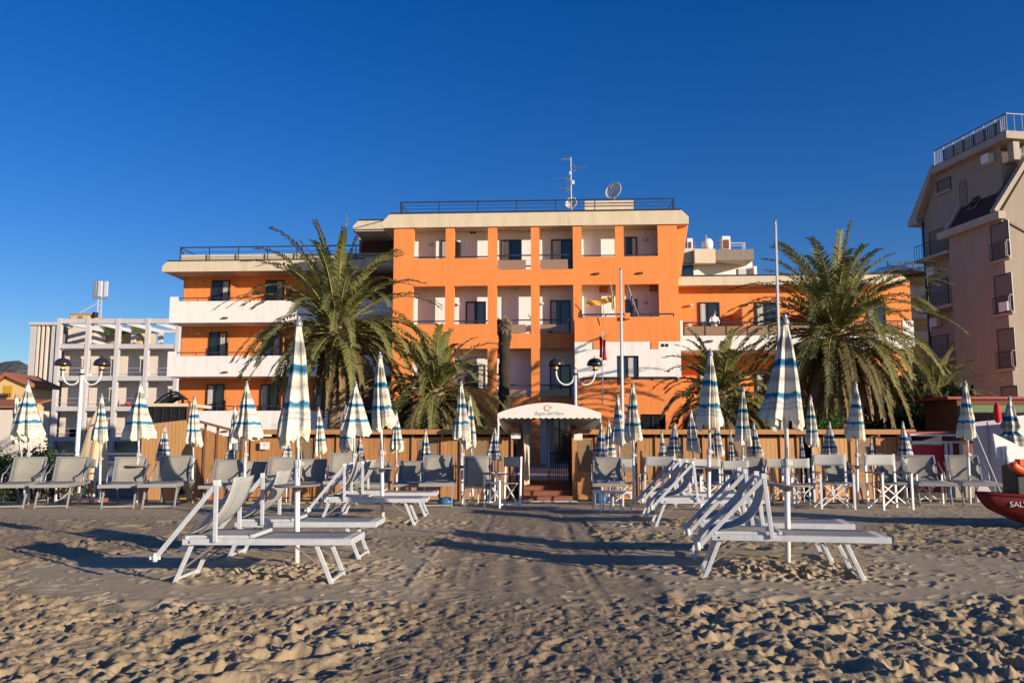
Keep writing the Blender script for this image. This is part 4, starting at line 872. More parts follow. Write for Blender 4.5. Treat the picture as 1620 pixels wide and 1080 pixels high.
def umbrella(Yd, px, pyt, kind, label, tray=False, pxb=None, rot=0, fold=0):
    src = protoT if tray else protoN
    if src.name in used: u = copy_tree(src)
    else: u = src; used.add(src.name)
    g0 = gz(Yd); xt,_,zt_ = at(px,pyt,Yd); xb = at(pxb,800,Yd)[0] if pxb else xt
    s = (zt_-g0)/2.83; u.location = (xb, Yd, g0); u.scale = (s,s,s); lean = math.atan((xt-xb)/(zt_-g0)); u.rotation_euler = (0,lean,0)
    u['label'] = label; u['category'] = 'beach umbrella'; u['group'] = GU
    lst = canopies[kind]; c = [o for o in u.children if o.name.startswith('canopy')][0]; c.data = lst[fold % len(lst)]; c.rotation_euler.z = rot; c.scale.z = (.87 if Yd < 15 else .83)+.05*math.sin(px); return u
U = [ # row, px, py top, kind, label, tray, px base, rot, mesh
 (9.4,472.5,500,'slim','large closed striped umbrella between the two loungers at left foreground',1,472,.4,0),
 (9.4,1242,497,'big','largest closed striped umbrella above the two loungers at right foreground',1,1243,1.0,1),
 (14.1,601,556,'mid','closed umbrella rising from the second pair of loungers, right of the tall pale palm',1,606,2.0,0),
 (14.1,1124,551,'big','closed striped umbrella in front of the low palm, left of the largest umbrella',1,1120,.3,0),
 (18.0,44.5,600,'wide','broad closed umbrella in front of the white framed apartment block, leftmost full one',0,45,.9,1),
 (18.0,222.5,602,'wide','broad closed umbrella between the folded beige gazebo and the tall plank wall',1,216,1.7,2),
 (18.0,390.5,602,'wide','broad closed umbrella in front of the sloping topped wooden panels',0,386,2.6,0),
 (18.0,563,603,'wide','broad closed umbrella directly right of the tall pale palm trunk',1,558,.1,1),
 (18.0,729.5,602,'mid','closed umbrella left of the entrance canopy, the nearer of two touching',1,731,1.3,2),
 (18.0,1001,604,'mid','closed umbrella just right of the white flagpole',0,1003,2.2,0),
 (18.0,1176,611,'mid','closed umbrella between the low right palm and the largest umbrella',0,1174,1.6,1),
 (18.0,1353.5,603,'big','broad closed umbrella under the trunk of the broad dark palm',1,1357,.5,1),
 (18.0,1527,602,'mid','closed umbrella in front of the tall beige apartment block, left of the boat',0,1535,.2,2),
 (20.3,25,620,'mid','closed umbrella half hidden behind the leftmost broad umbrella',0,40,.6,0),
 (20.3,161,622,'mid','slender closed umbrella against the folded beige gazebo umbrella',0,157,1.1,2),
 (20.3,308,624,'mid','closed umbrella beside the brown surfboard leaning on the planks',0,303,2.9,1),
 (20.3,371,640,'mid','umbrella whose left edge shows behind the one at the sloping panels',0,374,.9,2),
 (20.3,504,643,'slim','thin closed umbrella just right of the large left foreground umbrella',0,508,.2,1),
 (20.3,547,640,'mid','umbrella mostly hidden behind the one right of the pale palm trunk',0,548,.2,0),
 (20.3,627,650,'mid','closed umbrella below the crown edge of the low left palm',0,627,.8,0),
 (20.3,743,625,'slim','closed umbrella peeping out behind the pair left of the entrance canopy',0,748,.1,0),
 (20.3,977,624,'mid','closed umbrella touching the left side of the white flagpole',0,982,.6,2),
 (20.3,1093,647,'mid','closed umbrella left of the one in front of the low right palm',0,1100,2.4,1),
 (20.3,1134,660,'mid','umbrella hem showing under the canopy of the one at the low right palm',0,1137,1.9,0),
 (20.3,1282,625,'slim','slim closed umbrella just right of the largest foreground umbrella',0,1288,1.2,1),
 (19.0,1597,626,'tied','closed umbrella tied at the waist in front of the grey panel fence',0,1604,.4,0),
 (22.4,261,671,'plaid','small closed plaid umbrella against the tall pale plank wall',0,None,.4,0),
 (22.4,366,690,'plaid','small plaid umbrella low in front of the sloping topped panels',0,None,1.4,1),
 (22.4,456,690,'plaid','small plaid umbrella crumpled behind the large left foreground pole',0,None,2.4,2),
 (22.4,570,690,'plaid','small plaid umbrella low behind the one right of the pale palm trunk',0,None,.9,0),
 (22.4,673.5,677,'plaid','small closed plaid umbrella standing alone before the cabins below the low left palm',0,None,.2,1),
 (22.4,783,676,'plaid','small plaid umbrella touching the left post of the entrance canopy',0,None,1.9,2),
 (22.4,951,668,'plaid','small plaid umbrella at the right post of the entrance canopy, the left one of two',0,None,.7,0),
 (22.6,963,664,'plaid','small plaid umbrella right of the entrance canopy, overlapping another',0,None,2.7,1),
 (22.4,1047,680,'thin','very thin furled umbrella before the cabins right of the flagpole',0,None,.3,0),
 (22.4,1067,668,'plaid','small plaid umbrella right of the very thin furled one',0,None,1.3,2),
 (22.4,1155.5,678,'thin','very thin furled umbrella between two striped ones right of the low palm',0,None,1.3,0),
 (22.4,1192,668,'plaid','small plaid umbrella drooping left of the largest foreground umbrella',0,None,.3,1),
 (22.4,1268,690,'thin','thin furled umbrella seen in the open cabin doorway',0,None,2.3,0),
 (22.4,1312,666,'plaid','small plaid umbrella beneath the bush at the broad palm foot',0,None,1.1,2),
 (22.4,1378,692,'thin','thin furled umbrella beside the red ringed sign',0,None,2.3,0),
 (22.4,1428,666,'plaid','small plaid umbrella at the left end of the crimson stand',0,None,2.1,0)]
for r in U: umbrella(r[0],r[1],r[2],r[3],r[4],bool(r[5]),r[6],r[7],r[8])

# ------------------------------------------------------------------ loungers with folded sunshade (side on)
def make_lounger(shade=True, back='flat', T0=(-.27,.245), T1=(.29,.94), pf=.31, w_=.60, L_=1.64):
    root = empty('sun_lounger'); zs = .40
    mb = MB()
    for y in (0,w_): mb.box(-.02,L_,y-.016,y+.016,zs-.03,zs+.03)
    mb.box(-.02,.02,.016,w_-.016,zs-.022,zs+.022).box(L_-.035,L_,.016,w_-.016,zs-.028,zs+.034).box(.62,.66,.016,w_-.016,zs-.028,zs-.005)
    mb.build('frame','white_metal',root,bevel=.004)
    for y,sg in ((.035,1),(w_-.035,-1)):
        MB().bar((.06,y,zs-.03),(-.115,y,0-.05),.042,.026,(0,1,0)).build('leg','white_metal',root,bevel=.004)
        MB().bar((1.28,y,zs-.03),(1.46,y,0-.05),.042,.026,(0,1,0)).build('leg','white_metal',root,bevel=.004)
        MB().bar((.30,y-.0,zs-.02),(-.03,y,.13),.016).build('brace','tray',root); MB().bar((1.05,y,zs-.03),(1.40,y,.12),.016).build('brace','tray',root)
        MB().lathe([(.001,-.012),(.010,-.01),(.010,.01),(.001,.012)],8,(.06,0,0)).build('bolt','grey_metal',root).location = (0,y-.054*sg,zs) 
    for xx in (-.10,1.445): MB().bar((xx,.04,.035),(xx,w_-.04,.035),.026).build('crossbar','white_metal',root)
    g = [[(.66+(L_-.70)*i/12, .015+(w_-.03)*j/6, zs+.030-.012*math.sin(math.pi*j/6)*math.sin(math.pi*i/12)) for i in range(13)] for j in range(7)]
    MB().sheet(g).build('seat_fabric','textile',root,solid=.004)
    if back == 'flat':
        f = MB()
        for y in (.022,w_-.022): f.box(.0,.66,y-.014,y+.014,zs+.031,zs+.058)
        f.box(.635,.672,.0,w_,zs+.034,zs+.070)
        o = f.build('back_panel','white_metal',root,bevel=.004)
        g = [[(.0+.65*i/8, .03+(w_-.06)*j/6, zs+.060-.015*math.sin(math.pi*j/6)) for i in range(9)] for j in range(7)]
        MB().sheet(g).build('back_fabric','textile',o,solid=.004)
    elif back == 'up':                     # backrest raised towards the head end (-x)
        a = R(64); f = MB(); lb = .50; hx_ = .46
        P_ = lambda s: (hx_-s*math.cos(a), zs+.03+s*math.sin(a))
        for y in (.022,w_-.022): f.bar((P_(0)[0],y,P_(0)[1]),(P_(lb)[0],y,P_(lb)[1]),.03)
        f.bar((P_(lb)[0],.0,P_(lb)[1]),(P_(lb)[0],w_-.02,P_(lb)[1]),.03)
        for y in (.05,w_-.05): f.bar((P_(.35)[0],y,P_(.35)[1]),(.04,y,zs),.02)
        o = f.build('back_panel','grey_metal',root)
        g = []
        for i in range(11):
            s = lb*i/10; x,z = P_(s); b_ = .07*math.sin(math.pi*i/10); g.append([(x-b_*math.sin(a)*(.4+.6*math.sin(math.pi*j/6)), .012+(w_-.024)*j/6, z-b_*math.cos(a)) for j in range(7)])
        MB().sheet(g).build('back_fabric','textile_olive',o,solid=.004)
        g = [[(.0+.64*i/8, .03+(w_-.06)*j/6, zs+.02-.02*math.sin(math.pi*j/6)) for i in range(9)] for j in range(7)]
        if 0: MB().sheet(g).build('under_fabric','textile',root)
        for y in (-.03,w_+.03): MB().tube([(P_(.36)[0],y,P_(.36)[1]),(.55,y,zs+.21),(.70,y,zs+.18),(.76,y,zs)],.014,6).build('armrest','grey_metal',root)
    if shade:
        f = MB()
        for y in (-.03,w_+.03): f.bar((T0[0],y,T0[1]),(T1[0],y,T1[1]),.045,.026,(0,1,0))
        f.bar((T1[0],-.03,T1[1]),(T1[0],w_+.03,T1[1]),.028).bar((.02,-.03,zs+.04),(.02,w_+.03,zs+.04),.02)
        o = f.build('sunshade_frame','white_metal',root,bevel=.004)
        for y in (-.03,w_+.03): MB().lathe([(.001,0),(.025,.0),(.028,.05),(.018,.08),(.001,.085)],10,(T0[0],y,T0[1]-.03)).box(T0[0]-.05,T0[0]+.05,y-.012,y+.012,T0[1]-.01,T0[1]+.02).build('foot_cap','white_paint',o)
        g = []
        for i in range(17):
            t = i/16; x = .03+(T1[0]+(.17 if T1[0] < .4 else .02)-.03)*t; z = zs+.07+(T1[1]+.08*(T1[0]<.4)-zs-.07)*t; sag = (.11 if T1[0]<.4 else .17)*math.sin(math.pi*t)**.9
            g.append([(x+sag*.66, .0+w_*j/6, z-sag*.72-.015*math.sin(math.pi*j/6)) for j in range(7)])
        MB().sheet(g).build('sunshade_fabric','textile_light',o,solid=.004)
        MB().tube([(x_,w_*.33,z_-.004) for (x_,_,z_) in [r_[2] for r_ in g]],.007,4).build('seam','grey_metal',o)
        for y in (-.035,w_+.035): MB().bar((T1[0]+.01,y,T1[1]+.02),(pf,y,zs-.0),.042,.024,(0,1,0)).build('support_post','white_metal',root,bevel=.004)
        
        for ya_ in (-.05,w_-.02): MB().bar((T1[0]+.01,ya_,T1[1]+.03),(T1[0]+.01,ya_+.07,T1[1]+.03),.05).build('hinge_cap','white_paint',root)
    return root
pA = make_lounger(True,'flat'); pR = make_lounger(True,'flat',(-.16,.30),(.50,.99),.57,L_=1.70); usedA = []; usedR = []
GL = 'white metal loungers with folded sunshades'
def putA(x, y, rz, label, s=1.0):
    P_, U_ = (pA, usedA) if x < 0 else (pR, usedR); o = P_ if not U_ else copy_tree(P_); U_.append(o); o.location = (x,y,gz(y)); o.rotation_euler = (0,0,R(rz)); o.scale = (s,s,s); o['label'] = label; o['category'] = 'sun lounger'; o['group'] = GL; return o
putA(-3.19,8.12,-1,'white lounger nearest the camera at left foreground, its grey sunshade raised')
putA(-3.22,9.72,-1,'white lounger at left foreground behind the umbrella pole, second of the near pair')
putA(2.06,8.50,-10,'white lounger nearest the camera at right foreground, with a blue-grey shaded back')
putA(2.22,9.72,-9,'white lounger at right foreground behind the umbrella pole, farther of the pair')
putA(2.38,13.2,-3,'white side-on lounger left of the second right umbrella, nearer of its pair')
putA(2.45,14.6,-3,'white side-on lounger left of the second right umbrella, farther of its pair')
putA(-3.02,13.4,1,'white side-on lounger at the umbrella right of the pale palm trunk, nearer of its pair')
putA(-3.0,14.9,1,'white side-on lounger at the umbrella right of the pale palm trunk, farther of its pair')
pB = make_lounger(False,'up',w_=.60)
for o_ in pB.children:
    if o_.name.split('.')[0] in ('frame','leg','crossbar'): o_.data.materials[0] = M['shaded_metal']; usedB = []  # back row's shadow is painted in: frames and legs get a darker metal
def putB(px, Yf, label, rz=90, s=1.0, m=None):
    o = pB if not usedB else copy_tree(pB); usedB.append(o); x = at(px-4,780,Yf)[0]
    # the lounger's foot end (local +x) points to the camera; centre it on x
    a = R(rz-180+3*math.sin(px*1.7))-math.atan(x/Yf)*.55; L_ = 1.5*s; fx, fy = math.cos(a), math.sin(a); hx_, hy_ = x-fx*L_, Yf-fy*L_
    hx_ -= -math.sin(a)*.30*s; hy_ -= math.cos(a)*.30*s
    o.location = (hx_, hy_, gz(Yf)); o.rotation_euler = (0,0,a); o.scale = (s,s,s); o['label'] = label; o['category'] = 'sun lounger'; o['group'] = 'grey loungers with raised backs in a row'; return o
for (px, Yf, lb, s) in (
 (14,16.6,'grey lounger with raised back cut by the left edge',1.12),(84,16.7,'grey lounger with raised back right of the leftmost broad umbrella pole',1.12),
 (190,16.6,'grey lounger with raised back left of the pole by the beige gazebo',1.12),(254,16.6,'grey lounger with raised back in front of the tall pale plank wall',1.15),
 (346,16.8,'grey lounger with raised back right of the brown surfboard',1.05),(396,17.8,'grey lounger in front of the sloping topped panels, left of the sign',1.0),(1105,18.6,'grey lounger nearly hidden behind the second right umbrella pole',1.0),(1350,18.4,'grey lounger behind the director chairs under the broad dark palm',1.0),(440,17.4,'olive lounger back below the white sign with a dark mark',1.1),
 (492,17.8,'grey lounger behind the tray of the large left umbrella',1.05),(544,17.4,'grey lounger behind the second pair, right of the left umbrella tray',1.2),
 (590,17.8,'grey lounger behind the pole of the second left umbrella',1.0),(646,17.8,'grey lounger right of the second left umbrella, before the plaid umbrella',1.0),
 (695,16.9,'grey lounger left of the touching umbrella pair near the entrance',1.15),(968,17.2,'grey lounger with a low white table before it, right of the entrance',1.1),
 (1205,17.6,'olive lounger left of the largest umbrella pole',1.1),(1152,18.2,'grey lounger behind the second right umbrella',1.0),(1436,17.8,'grey lounger right of the director chair by the red ringed sign',1.0),
 (1486,17.0,'grey lounger left of the pole before the crimson stand',1.15),(1556,17.0,'olive lounger left of the red boat',1.15)):
    putB(px,Yf,lb,90+random.uniform(-4,4)+180 if 0 else 90,s)
# upright leaning lounger (folded on end) left of the entrance
ul = empty('folded_lounger',(at(755,790,17.2)[0],17.2,gz(17.2)),0,'grey lounger standing upright on end just right of the touching umbrella pair','sun lounger')
mb = MB()
for x in (-.27,.27): mb.bar((x,0,0),(x,.18,1.02),.03)
mb.bar((-.27,.18,1.02),(.27,.18,1.02),.03).bar((-.27,.01,.05),(.27,.01,.05),.03).bar((-.27,.07,.38),(.27,.07,.38),.03); mb.build('frame','grey_metal',ul)
MB().sheet([[(-.26+.52*i/6,.07+.11*j/6-.02*math.sin(math.pi*i/6),.40+.60*j/6) for i in range(7)] for j in range(7)]).build('fabric','textile_olive',ul,solid=.004)
for x in (-.15,.02,.13,.22): MB().bar((x,.1,0),(x,.05,.36),.025).build('leg','white_paint',ul)

# ------------------------------------------------------------------ director chairs
def make_chair():
    root = empty('director_chair'); w_ = .58; d = .46
    for x in (-w_/2,w_/2):
        MB().bar((x,-d/2,0),(x,-d/2,.64),.035).build('leg','white_paint',root)
        MB().bar((x,d/2,0),(x,d/2+.03,.98),.035).build('leg','white_paint',root)
        MB().box(x-.025,x+.025,-d/2-.04,d/2,.64,.665).build('armrest','tray',root)
        MB().bar((x,-d/2,.08),(x,d/2,.08),.025).build('side_rail','white_paint',root)
    mb = MB()
    for y,s in ((-d/2+.05,0),(d/2-.05,0)): mb.bar((-w_/2+.01,y,.04),(w_/2-.04,y+.02,.46),.028,.02).bar((w_/2-.01,y+.025,.04),(-w_/2+.04,y+.045,.46),.028,.02)
    mb.build('crossed_struts','white_paint',root)
    g = [[(-w_/2+.03+(w_-.06)*i/8, -d/2+.03+(d-.06)*j/4, .47-.03*math.sin(math.pi*i/8)) for i in range(9)] for j in range(5)]
    MB().sheet(g).build('seat','textile_light',root,solid=.006)
    g = [[(-w_/2-.022+(w_+.044)*i/8, d/2+.005+.035*math.sin(math.pi*i/8)-.0*j, .77+.20*j/4) for i in range(9)] for j in range(5)]
    MB().sheet(g).build('back_cloth','textile_light',root,solid=.006)
    return root
pc_ = make_chair(); usedC = []
for (px, Yf, rz, s, lb) in ((1320,16.7,-6,1.1,'white director chair right of the largest umbrella, in front of the plaid umbrella'),(1408,16.6,10,1.1,'white director chair left of the plaid umbrella at the crimson stand'),
 (1268,17.4,4,1.0,'white director chair nearly hidden by the largest umbrella pole'),(1045,17.2,-10,1.05,'white director chair behind the shade of the second right lounger pair'),
 (1125,17.0,6,1.0,'white director chair at the pole of the second right umbrella'),(794,17.0,-58,1.05,'white director chair seen sideways left of the entrance canopy'),(1168,17.6,-4,.95,'white director chair right of the second right umbrella pole'),
 (988,18.6,8,1.0,'grey director chair right of the lounger beside the entrance'),(1086,18.0,5,1.0,'white director chair before the cabins left of the second right umbrella'),(1238,18.2,-8,1.0,'white director chair just left of the largest umbrella pole'),(1462,18.2,6,1.0,'white director chair behind the loungers before the crimson stand'),(118,18.4,-12,1.0,'white director chair behind the loungers left of the beige gazebo')):
    o = pc_ if not usedC else copy_tree(pc_); usedC.append(o); y = Yf; x = at(px,790,y)[0]; o.location = (x,y,gz(y)); o.rotation_euler = (0,0,R(rz)); o.scale = (s,s,s)
    tag(o,lb,'director chair','white director chairs among the umbrellas')
# low white table right of the entrance
tb = empty('low_table',(at(968,800,15.9)[0],15.9,gz(15.9)),0,'low white slatted stand with many thin legs right of the entrance','table')
MB().box(-.36,.36,-.22,.22,.36,.40).build('tabletop','white_paint',tb)
for k in range(8): x = -.34+.68*k/7; MB().bar((x,-.2 if k%2 else .18,0),(x,-.2 if k%2 else .18,.36),.028).build('leg','white_paint',tb)
bg = MB().lathe([(.02,0),(.12,.02),(.15,.12),(.12,.22),(.05,.26),(.01,.26)],12).build('beach_bag','blue_plastic'); bg.location = (at(950,790,17.6)[0],17.6,gz(17.6)); tag(bg,'blue bundle on the sand under the lounger right of the entrance','bag')
bg = MB().lathe([(.02,0),(.16,.02),(.2,.08),(.14,.16),(.01,.18)],12).build('plastic_sheet','blue_plastic'); bg.location = (at(706,790,17.5)[0],17.5,gz(17.5)); tag(bg,'blue plastic bundle under the lounger left of the touching umbrellas','bundle')
# surfboard
sb = empty('surfboard',(at(291,765,22.4)[0],22.4,gz(22.4)),0,'dark brown surfboard leaning on its tail before the plank wall','surfboard'); mb = MB(); g = []
hs = at(291,698,22.4)[2]-gz(22.4)
for i in range(21):
    t = i/20; wd = .27*math.sin(math.pi*min(1,max(0.03,.06+.92*t))**.9)**.75; g.append((t,wd))
pts = [(w_,0,hs*t) for t,w_ in g]+[(-w_,0,hs*t) for t,w_ in g[::-1]]; MB().prism([(x,.18*(z/hs),z) for x,_,z in pts],(0,.06,0)).build('board','bark_dark',sb,bevel=.02)
MB().box(-.08,.08,-.05,-.0,.02,.12).build('fin','yellow_plastic',sb)
# folded beige gazebo umbrella
bz = empty('folded_gazebo_umbrella',(at(143,760,21.5)[0],21.5,gz(21.5)),0,'tall folded beige gazebo umbrella beside the left lamp post','umbrella'); hz = at(147,647,21.5)[2]-gz(21.5); n=48; g=[]
for i in range(19):
    t = i/18; row = []
    for j in range(n+1):
        a = 2*math.pi*(j%n)/n; r = (.07+.24*t**.7)*(1+.14*math.sin(5*a+t*2)+.08*math.sin(9*a)*t); 
        if t < .15: r *= .6+t*2.6
        row.append((r*1.25*math.cos(a)+.10*(1-t), r*.8*math.sin(a), hz-(hz-.55)*t))
    g.append(row)
MB().sheet(g).build('cloth','beige_cloth',bz); MB().tube([(0,0,0),(.1,0,hz+.05)],.035,8).build('pole','wood_pale',bz)
MB().box(-.35,.35,-.3,.3,0,.10).build('base','brick',bz); MB().tube([(.1+.2*math.cos(a*.3),-.15+.05*math.sin(a),hz-.3-.02*a) for a in range(8)],.02,5).build('strap','tray',bz)

# ------------------------------------------------------------------ lamp posts and flagpoles
def lamp(px, pxb, Yd, label, s=1.0):
    x = at(px,585,Yd)[0]; root = empty('street_lamp',(x,Yd,.05),0,label,'street lamp','white double armed lamp posts'); za_ = at(px,586,Yd)[2]-.05
    MB().tube([(0,0,-.4),(0,0,1.0),(0,0,za_+.05)],[.085,.075,.06],12).build('pole','white_paint',root)
    MB().lathe([(.06,-.16),(.09,-.15),(.09,-.10),(.06,-.09)],12,(0,0,za_)).lathe([(.06,.02),(.03,.08),(.001,.10)],12,(0,0,za_)).build('collar','black',root)
    for sg in (-1,1):
        R_ = .30; pts = [(sg*(.06+R_-R_*math.cos(math.pi*k/12)), 0, za_-.12-.42*math.sin(math.pi*k/12)**.8+(.12*k/12)) for k in range(13)]+[(sg*(.06+2*R_),0,za_+.06)]
        MB().tube(pts,.03,8).build('arm','white_paint',root); cx = sg*(.06+2*R_); zc_ = za_+.08
        h = MB().lathe([(.07,.0),(.075,.12),(.05,.14)],12,(cx,0,zc_-.05)).build('lantern','lamp_glass',root)
        MB().lathe([(.085,-.06),(.09,-.01),(.06,.0)],12,(cx,0,zc_-.02)).build('holder','black',h)
        MB().lathe([(.27,-.01),(.28,.0),(.27,.06),(.23,.15),(.15,.215),(.06,.24),(.001,.245)],20,(cx,0,zc_+.10)).build('shade','lamp_black',root)
        MB().lathe([(.04,.0),(.05,.04),(.02,.08),(.001,.14)],8,(cx,0,zc_+.33)).build('finial','lamp_glass' if sg>0 and px>500 else 'black',root)
    return root
lamp(910.5,911,27.5,'white double armed lamp post with black dome shades above the entrance canopy')
lamp(130,126,27.5,'white double armed lamp post in front of the white framed apartment block')
def mast(px,py,Yd,pxb,label,r):
    x0 = at(pxb,700,Yd)[0]; x1,_,z1 = at(px,py,Yd); root = empty('flagpole',(x0,Yd,.05 if Yd>25.6 else gz(Yd)),0,label,'flagpole'); z1 -= root.location.z
    MB().tube([(0,0,0),(.5*(x1-x0),0,z1*.5),(x1-x0,0,z1)],[r,r*.85,r*.55],10).build('pole','white_paint',root)
    MB().lathe([(.001,.1),(.05,.06),(.05,.03),(.001,0)],10,(x1-x0,0,z1)).build('finial','grey_metal',root); MB().tube([(.06,-.06,.9),(x1-x0+.03,-.05,z1-.05)],.006,4).build('halyard','light_grey',root)
    MB().bar((-.02,-.05,.9),(-.02,-.05,1.1),.03).build('cleat','black',root); return root
mast(982,428,26.5,985,'white flagpole right of the entrance lamp post, in front of the hotel',.065); mast(1226.5,352,26.2,1236,'tall bare white pole rising behind the largest foreground umbrella',.055)

# ------------------------------------------------------------------ person on the balcony
pr = bpy.data.meshes.new('person'); J = {}
bx_, bz_ = H.L(1131,525,-.45); zf_ = z0b+.22
def P3(x,y,z): return hotel_pt(bx_+x,-.35+y,zf_+z)
verts = [('pel',(0,0,.95),.15),('waist',(0,0,1.08),.135),('chest',(0,-.02,1.30),.16),('neckb',(0,-.02,1.46),.075),('neck',(0,-.03,1.53),.055),('head',(0,-.05,1.62),.088),('top',(0,-.04,1.72),.075),
 ('ls',(-.17,0,1.42),.062),('le',(-.24,-.06,1.15),.045),('lw',(-.10,-.28,1.08),.033),('lh',(-.05,-.34,1.08),.036),('rs',(.17,0,1.42),.062),('re',(.24,-.06,1.15),.045),('rw',(.12,-.28,1.08),.033),('rh',(.07,-.34,1.08),.036),
 ('lhip',(-.09,0,.88),.10),('lk',(-.10,-.01,.48),.065),('la',(-.10,.02,.08),.045),('lt',(-.11,-.14,.035),.035),('rhip',(.09,0,.88),.10),('rk',(.10,-.01,.48),.065),('ra',(.10,.02,.08),.045),('rt',(.11,-.14,.035),.035)]
ix = {v[0]:i for i,v in enumerate(verts)}
ed = [('pel','waist'),('waist','chest'),('chest','neckb'),('neckb','neck'),('neck','head'),('head','top'),('chest','ls'),('ls','le'),('le','lw'),('lw','lh'),('chest','rs'),('rs','re'),('re','rw'),('rw','rh'),('pel','lhip'),('lhip','lk'),('lk','la'),('la','lt'),('pel','rhip'),('rhip','rk'),('rk','ra'),('ra','rt')]
pr.from_pydata([P3(*v[1]) for v in verts],[(ix[a],ix[b]) for a,b in ed],[]); po = bpy.data.objects.new('person',pr); col.objects.link(po)
md = po.modifiers.new('skin','SKIN'); 
for i,v in enumerate(verts): pr.skin_vertices[0].data[i].radius = (v[2],v[2]*.85)
pr.skin_vertices[0].data[0].use_root = True; sd_ = po.modifiers.new('sub','SUBSURF'); sd_.levels = 2; sd_.render_levels = 2
me2 = bpy.data.meshes.new_from_object(po.evaluated_get(bpy.context.evaluated_depsgraph_get())); po.modifiers.clear(); po.data = me2
me2.materials.clear(); [me2.materials.append(M[k]) for k in ('skin','shirt','trousers')]
zb0 = P3(0,0,0)[2]
for p_ in me2.polygons:
    z = p_.center.z-zb0; hand = z < 1.13 and abs(Vector(p_.center).y-P3(0,-.3,0)[1]) < .10; p_.material_index = 0 if (z > 1.50 or hand) else (1 if z > .97 else 2); p_.use_smooth = True
tag(po,'person in a white shirt leaning on the balcony railing of the right wing','person')
def pchild(mb,name,m): o = mb.build(name,m); o.parent = po; return o
hd = Vector(P3(0,-.05,1.66)); 
pchild(MB().lathe([(.100,-.02),(.102,.03),(.085,.08),(.05,.105),(.001,.115)],14,hd+Vector((0,.02,.0))),'hair','hair')
pchild(MB().box(hd.x-.075,hd.x-.015,hd.y-.105,hd.y-.085,hd.z-.045,hd.z-.015).box(hd.x+.015,hd.x+.075,hd.y-.105,hd.y-.085,hd.z-.045,hd.z-.015).box(hd.x-.02,hd.x+.02,hd.y-.10,hd.y-.09,hd.z-.03,hd.z-.02),'sunglasses','black')
pchild(MB().lathe([(.001,.02),(.012,.0),(.018,-.03),(.001,-.04)],6,hd+Vector((0,-.095,-.04))),'nose','skin')
for s in (-1,1): pchild(MB().lathe([(.001,.03),(.014,.015),(.014,-.015),(.001,-.03)],6,hd+Vector((s*.092,0,-.04))),'ear','skin')

# ------------------------------------------------------------------ red boat
bt = empty('rescue_boat',(0,13.0,0),0,'dark red rescue boat lying on the sand at the right edge','boat')
def hull():
    xs0 = at(1562,790,13.0)[0]; Lb = 4.0; g = []; n=14
    for i in range(25):
        t = i/24; x = xs0+Lb*t; wd = .50*min(1,(t*2.6)**.75 if t>0 else 0)+.012; keel = .30*(1-min(1,t*4.5))**1.6+.02; top = .50-.09*min(1,t*2.2)+.05*(1-t)
        row = []
        for j in range(n+1):
            a = math.pi*j/n; yy = -math.cos(a)*wd; zz = top-(top-keel)*math.sin(a)**.65; row.append((x+.16*(1-math.sin(a))*(-1 if t==0 else -1+min(1,t*3)),yy,zz))
        g.append(row)
    return g, xs0, Lb
g, xs0, Lb = hull(); hullo = MB().sheet(g).build('hull','boat_red',bt,solid=.03)
MB().tube([r_[0] for r_ in g],.03,6).build('gunwale','boat_red',bt); MB().tube([r_[-1] for r_ in g],.03,6).build('gunwale','boat_red',bt)
MB().sheet([[(r_[0][0]+.02,r_[0][1]*.95,.34),(r_[0][0]+.02,-r_[0][1]*.95,.34)] for r_ in g[3:]]).build('deck','black',bt)
text_mesh('lettering','SALVATAGGIO',.115,'print_white',bt,(xs0+.60,-.305,.35),(R(84),0,R(-16.6)),.004,0)
MB().box(xs0+.36,xs0+1.3,-.2,.2,.34,.98).build('engine_box','black',bt,bevel=.03)
lr = MB().tube([(xs0+.50+.24*math.cos(a_*.26),-.26,1.05+.15*math.sin(a_*.26)) for a_ in range(13,25)],.075,8).box(xs0+.36,xs0+.9,-.32,-.18,.98,1.08).build('rescue_float','orange_plastic'); lr.location = (0,13.0,0); tag(lr,'orange rescue float resting on the red boat','float')
wb = empty('white_board',(xs0+.5,13.2,.98),0,'white board sloping up behind the orange float on the red boat','board'); MB().prism([(-.22,0,.50),(.9,0,-.05),(.9,0,-.2),(-.18,0,.1)],(0,.05,0)).build('panel','white_paint',wb); MB().tube([(-.06,-.05,.0),(-.06,-.05,.3)],.035,8).build('handle','white_metal',wb)
rf_ = empty('red_flag',(at(1583,700,20.0)[0],20.0,gz(20)),0,'furled red flag leaning beside the tied umbrella','flag'); a_=at(1578,638,20)[2]-gz(20); 
MB().tube([(0,0,0),(-.06,0,a_)],.015,6).build('staff','light_grey',rf_); MB().lathe([(.02,.45),(.07,.35),(.09,.1),(.06,-.02),(.01,-.06)],10).build('cloth','red_cloth',rf_).location = (-.03,0,a_-.42)
rf_.children[-1].rotation_euler = (0,R(-18),0)

# ------------------------------------------------------------------ white framed apartment block at left
AB = Fr(0,75,0,.05); ap = empty('apartment_block',(0,75,.05),0,'pale apartment block behind a white concrete grid frame with a pergola top','apartment block')
def ab(n,m,x0,x1,y0,y1,z0,z1,par=ap,**k): return MB().box(x0,x1,y0,y1,z0,z1).build(n,m,par,**k)
cx_ = [AB.x(93,548,0),AB.x(139,548,0),AB.x(186,548,0),AB.x(233,548,0),AB.x(281,548,0)]
zb_ = [AB.z(180,p,0) for p in (694.5,646.5,598.5,548,508.5)]; cw = .34
fr_ = MB()
for i,x in enumerate(cx_): fr_.box(x-cw/2,x+cw/2,-.25,.25,0,zb_[4]+.28)
for i in range(4):
    a,b = cx_[i]+cw/2,cx_[i+1]-cw/2
    for k,z in enumerate(zb_): fr_.box(a,b,-.2,.2,z-.20,z+.22 if k<4 else z+.24)
fr_.build('grid_frame','lilac',ap)
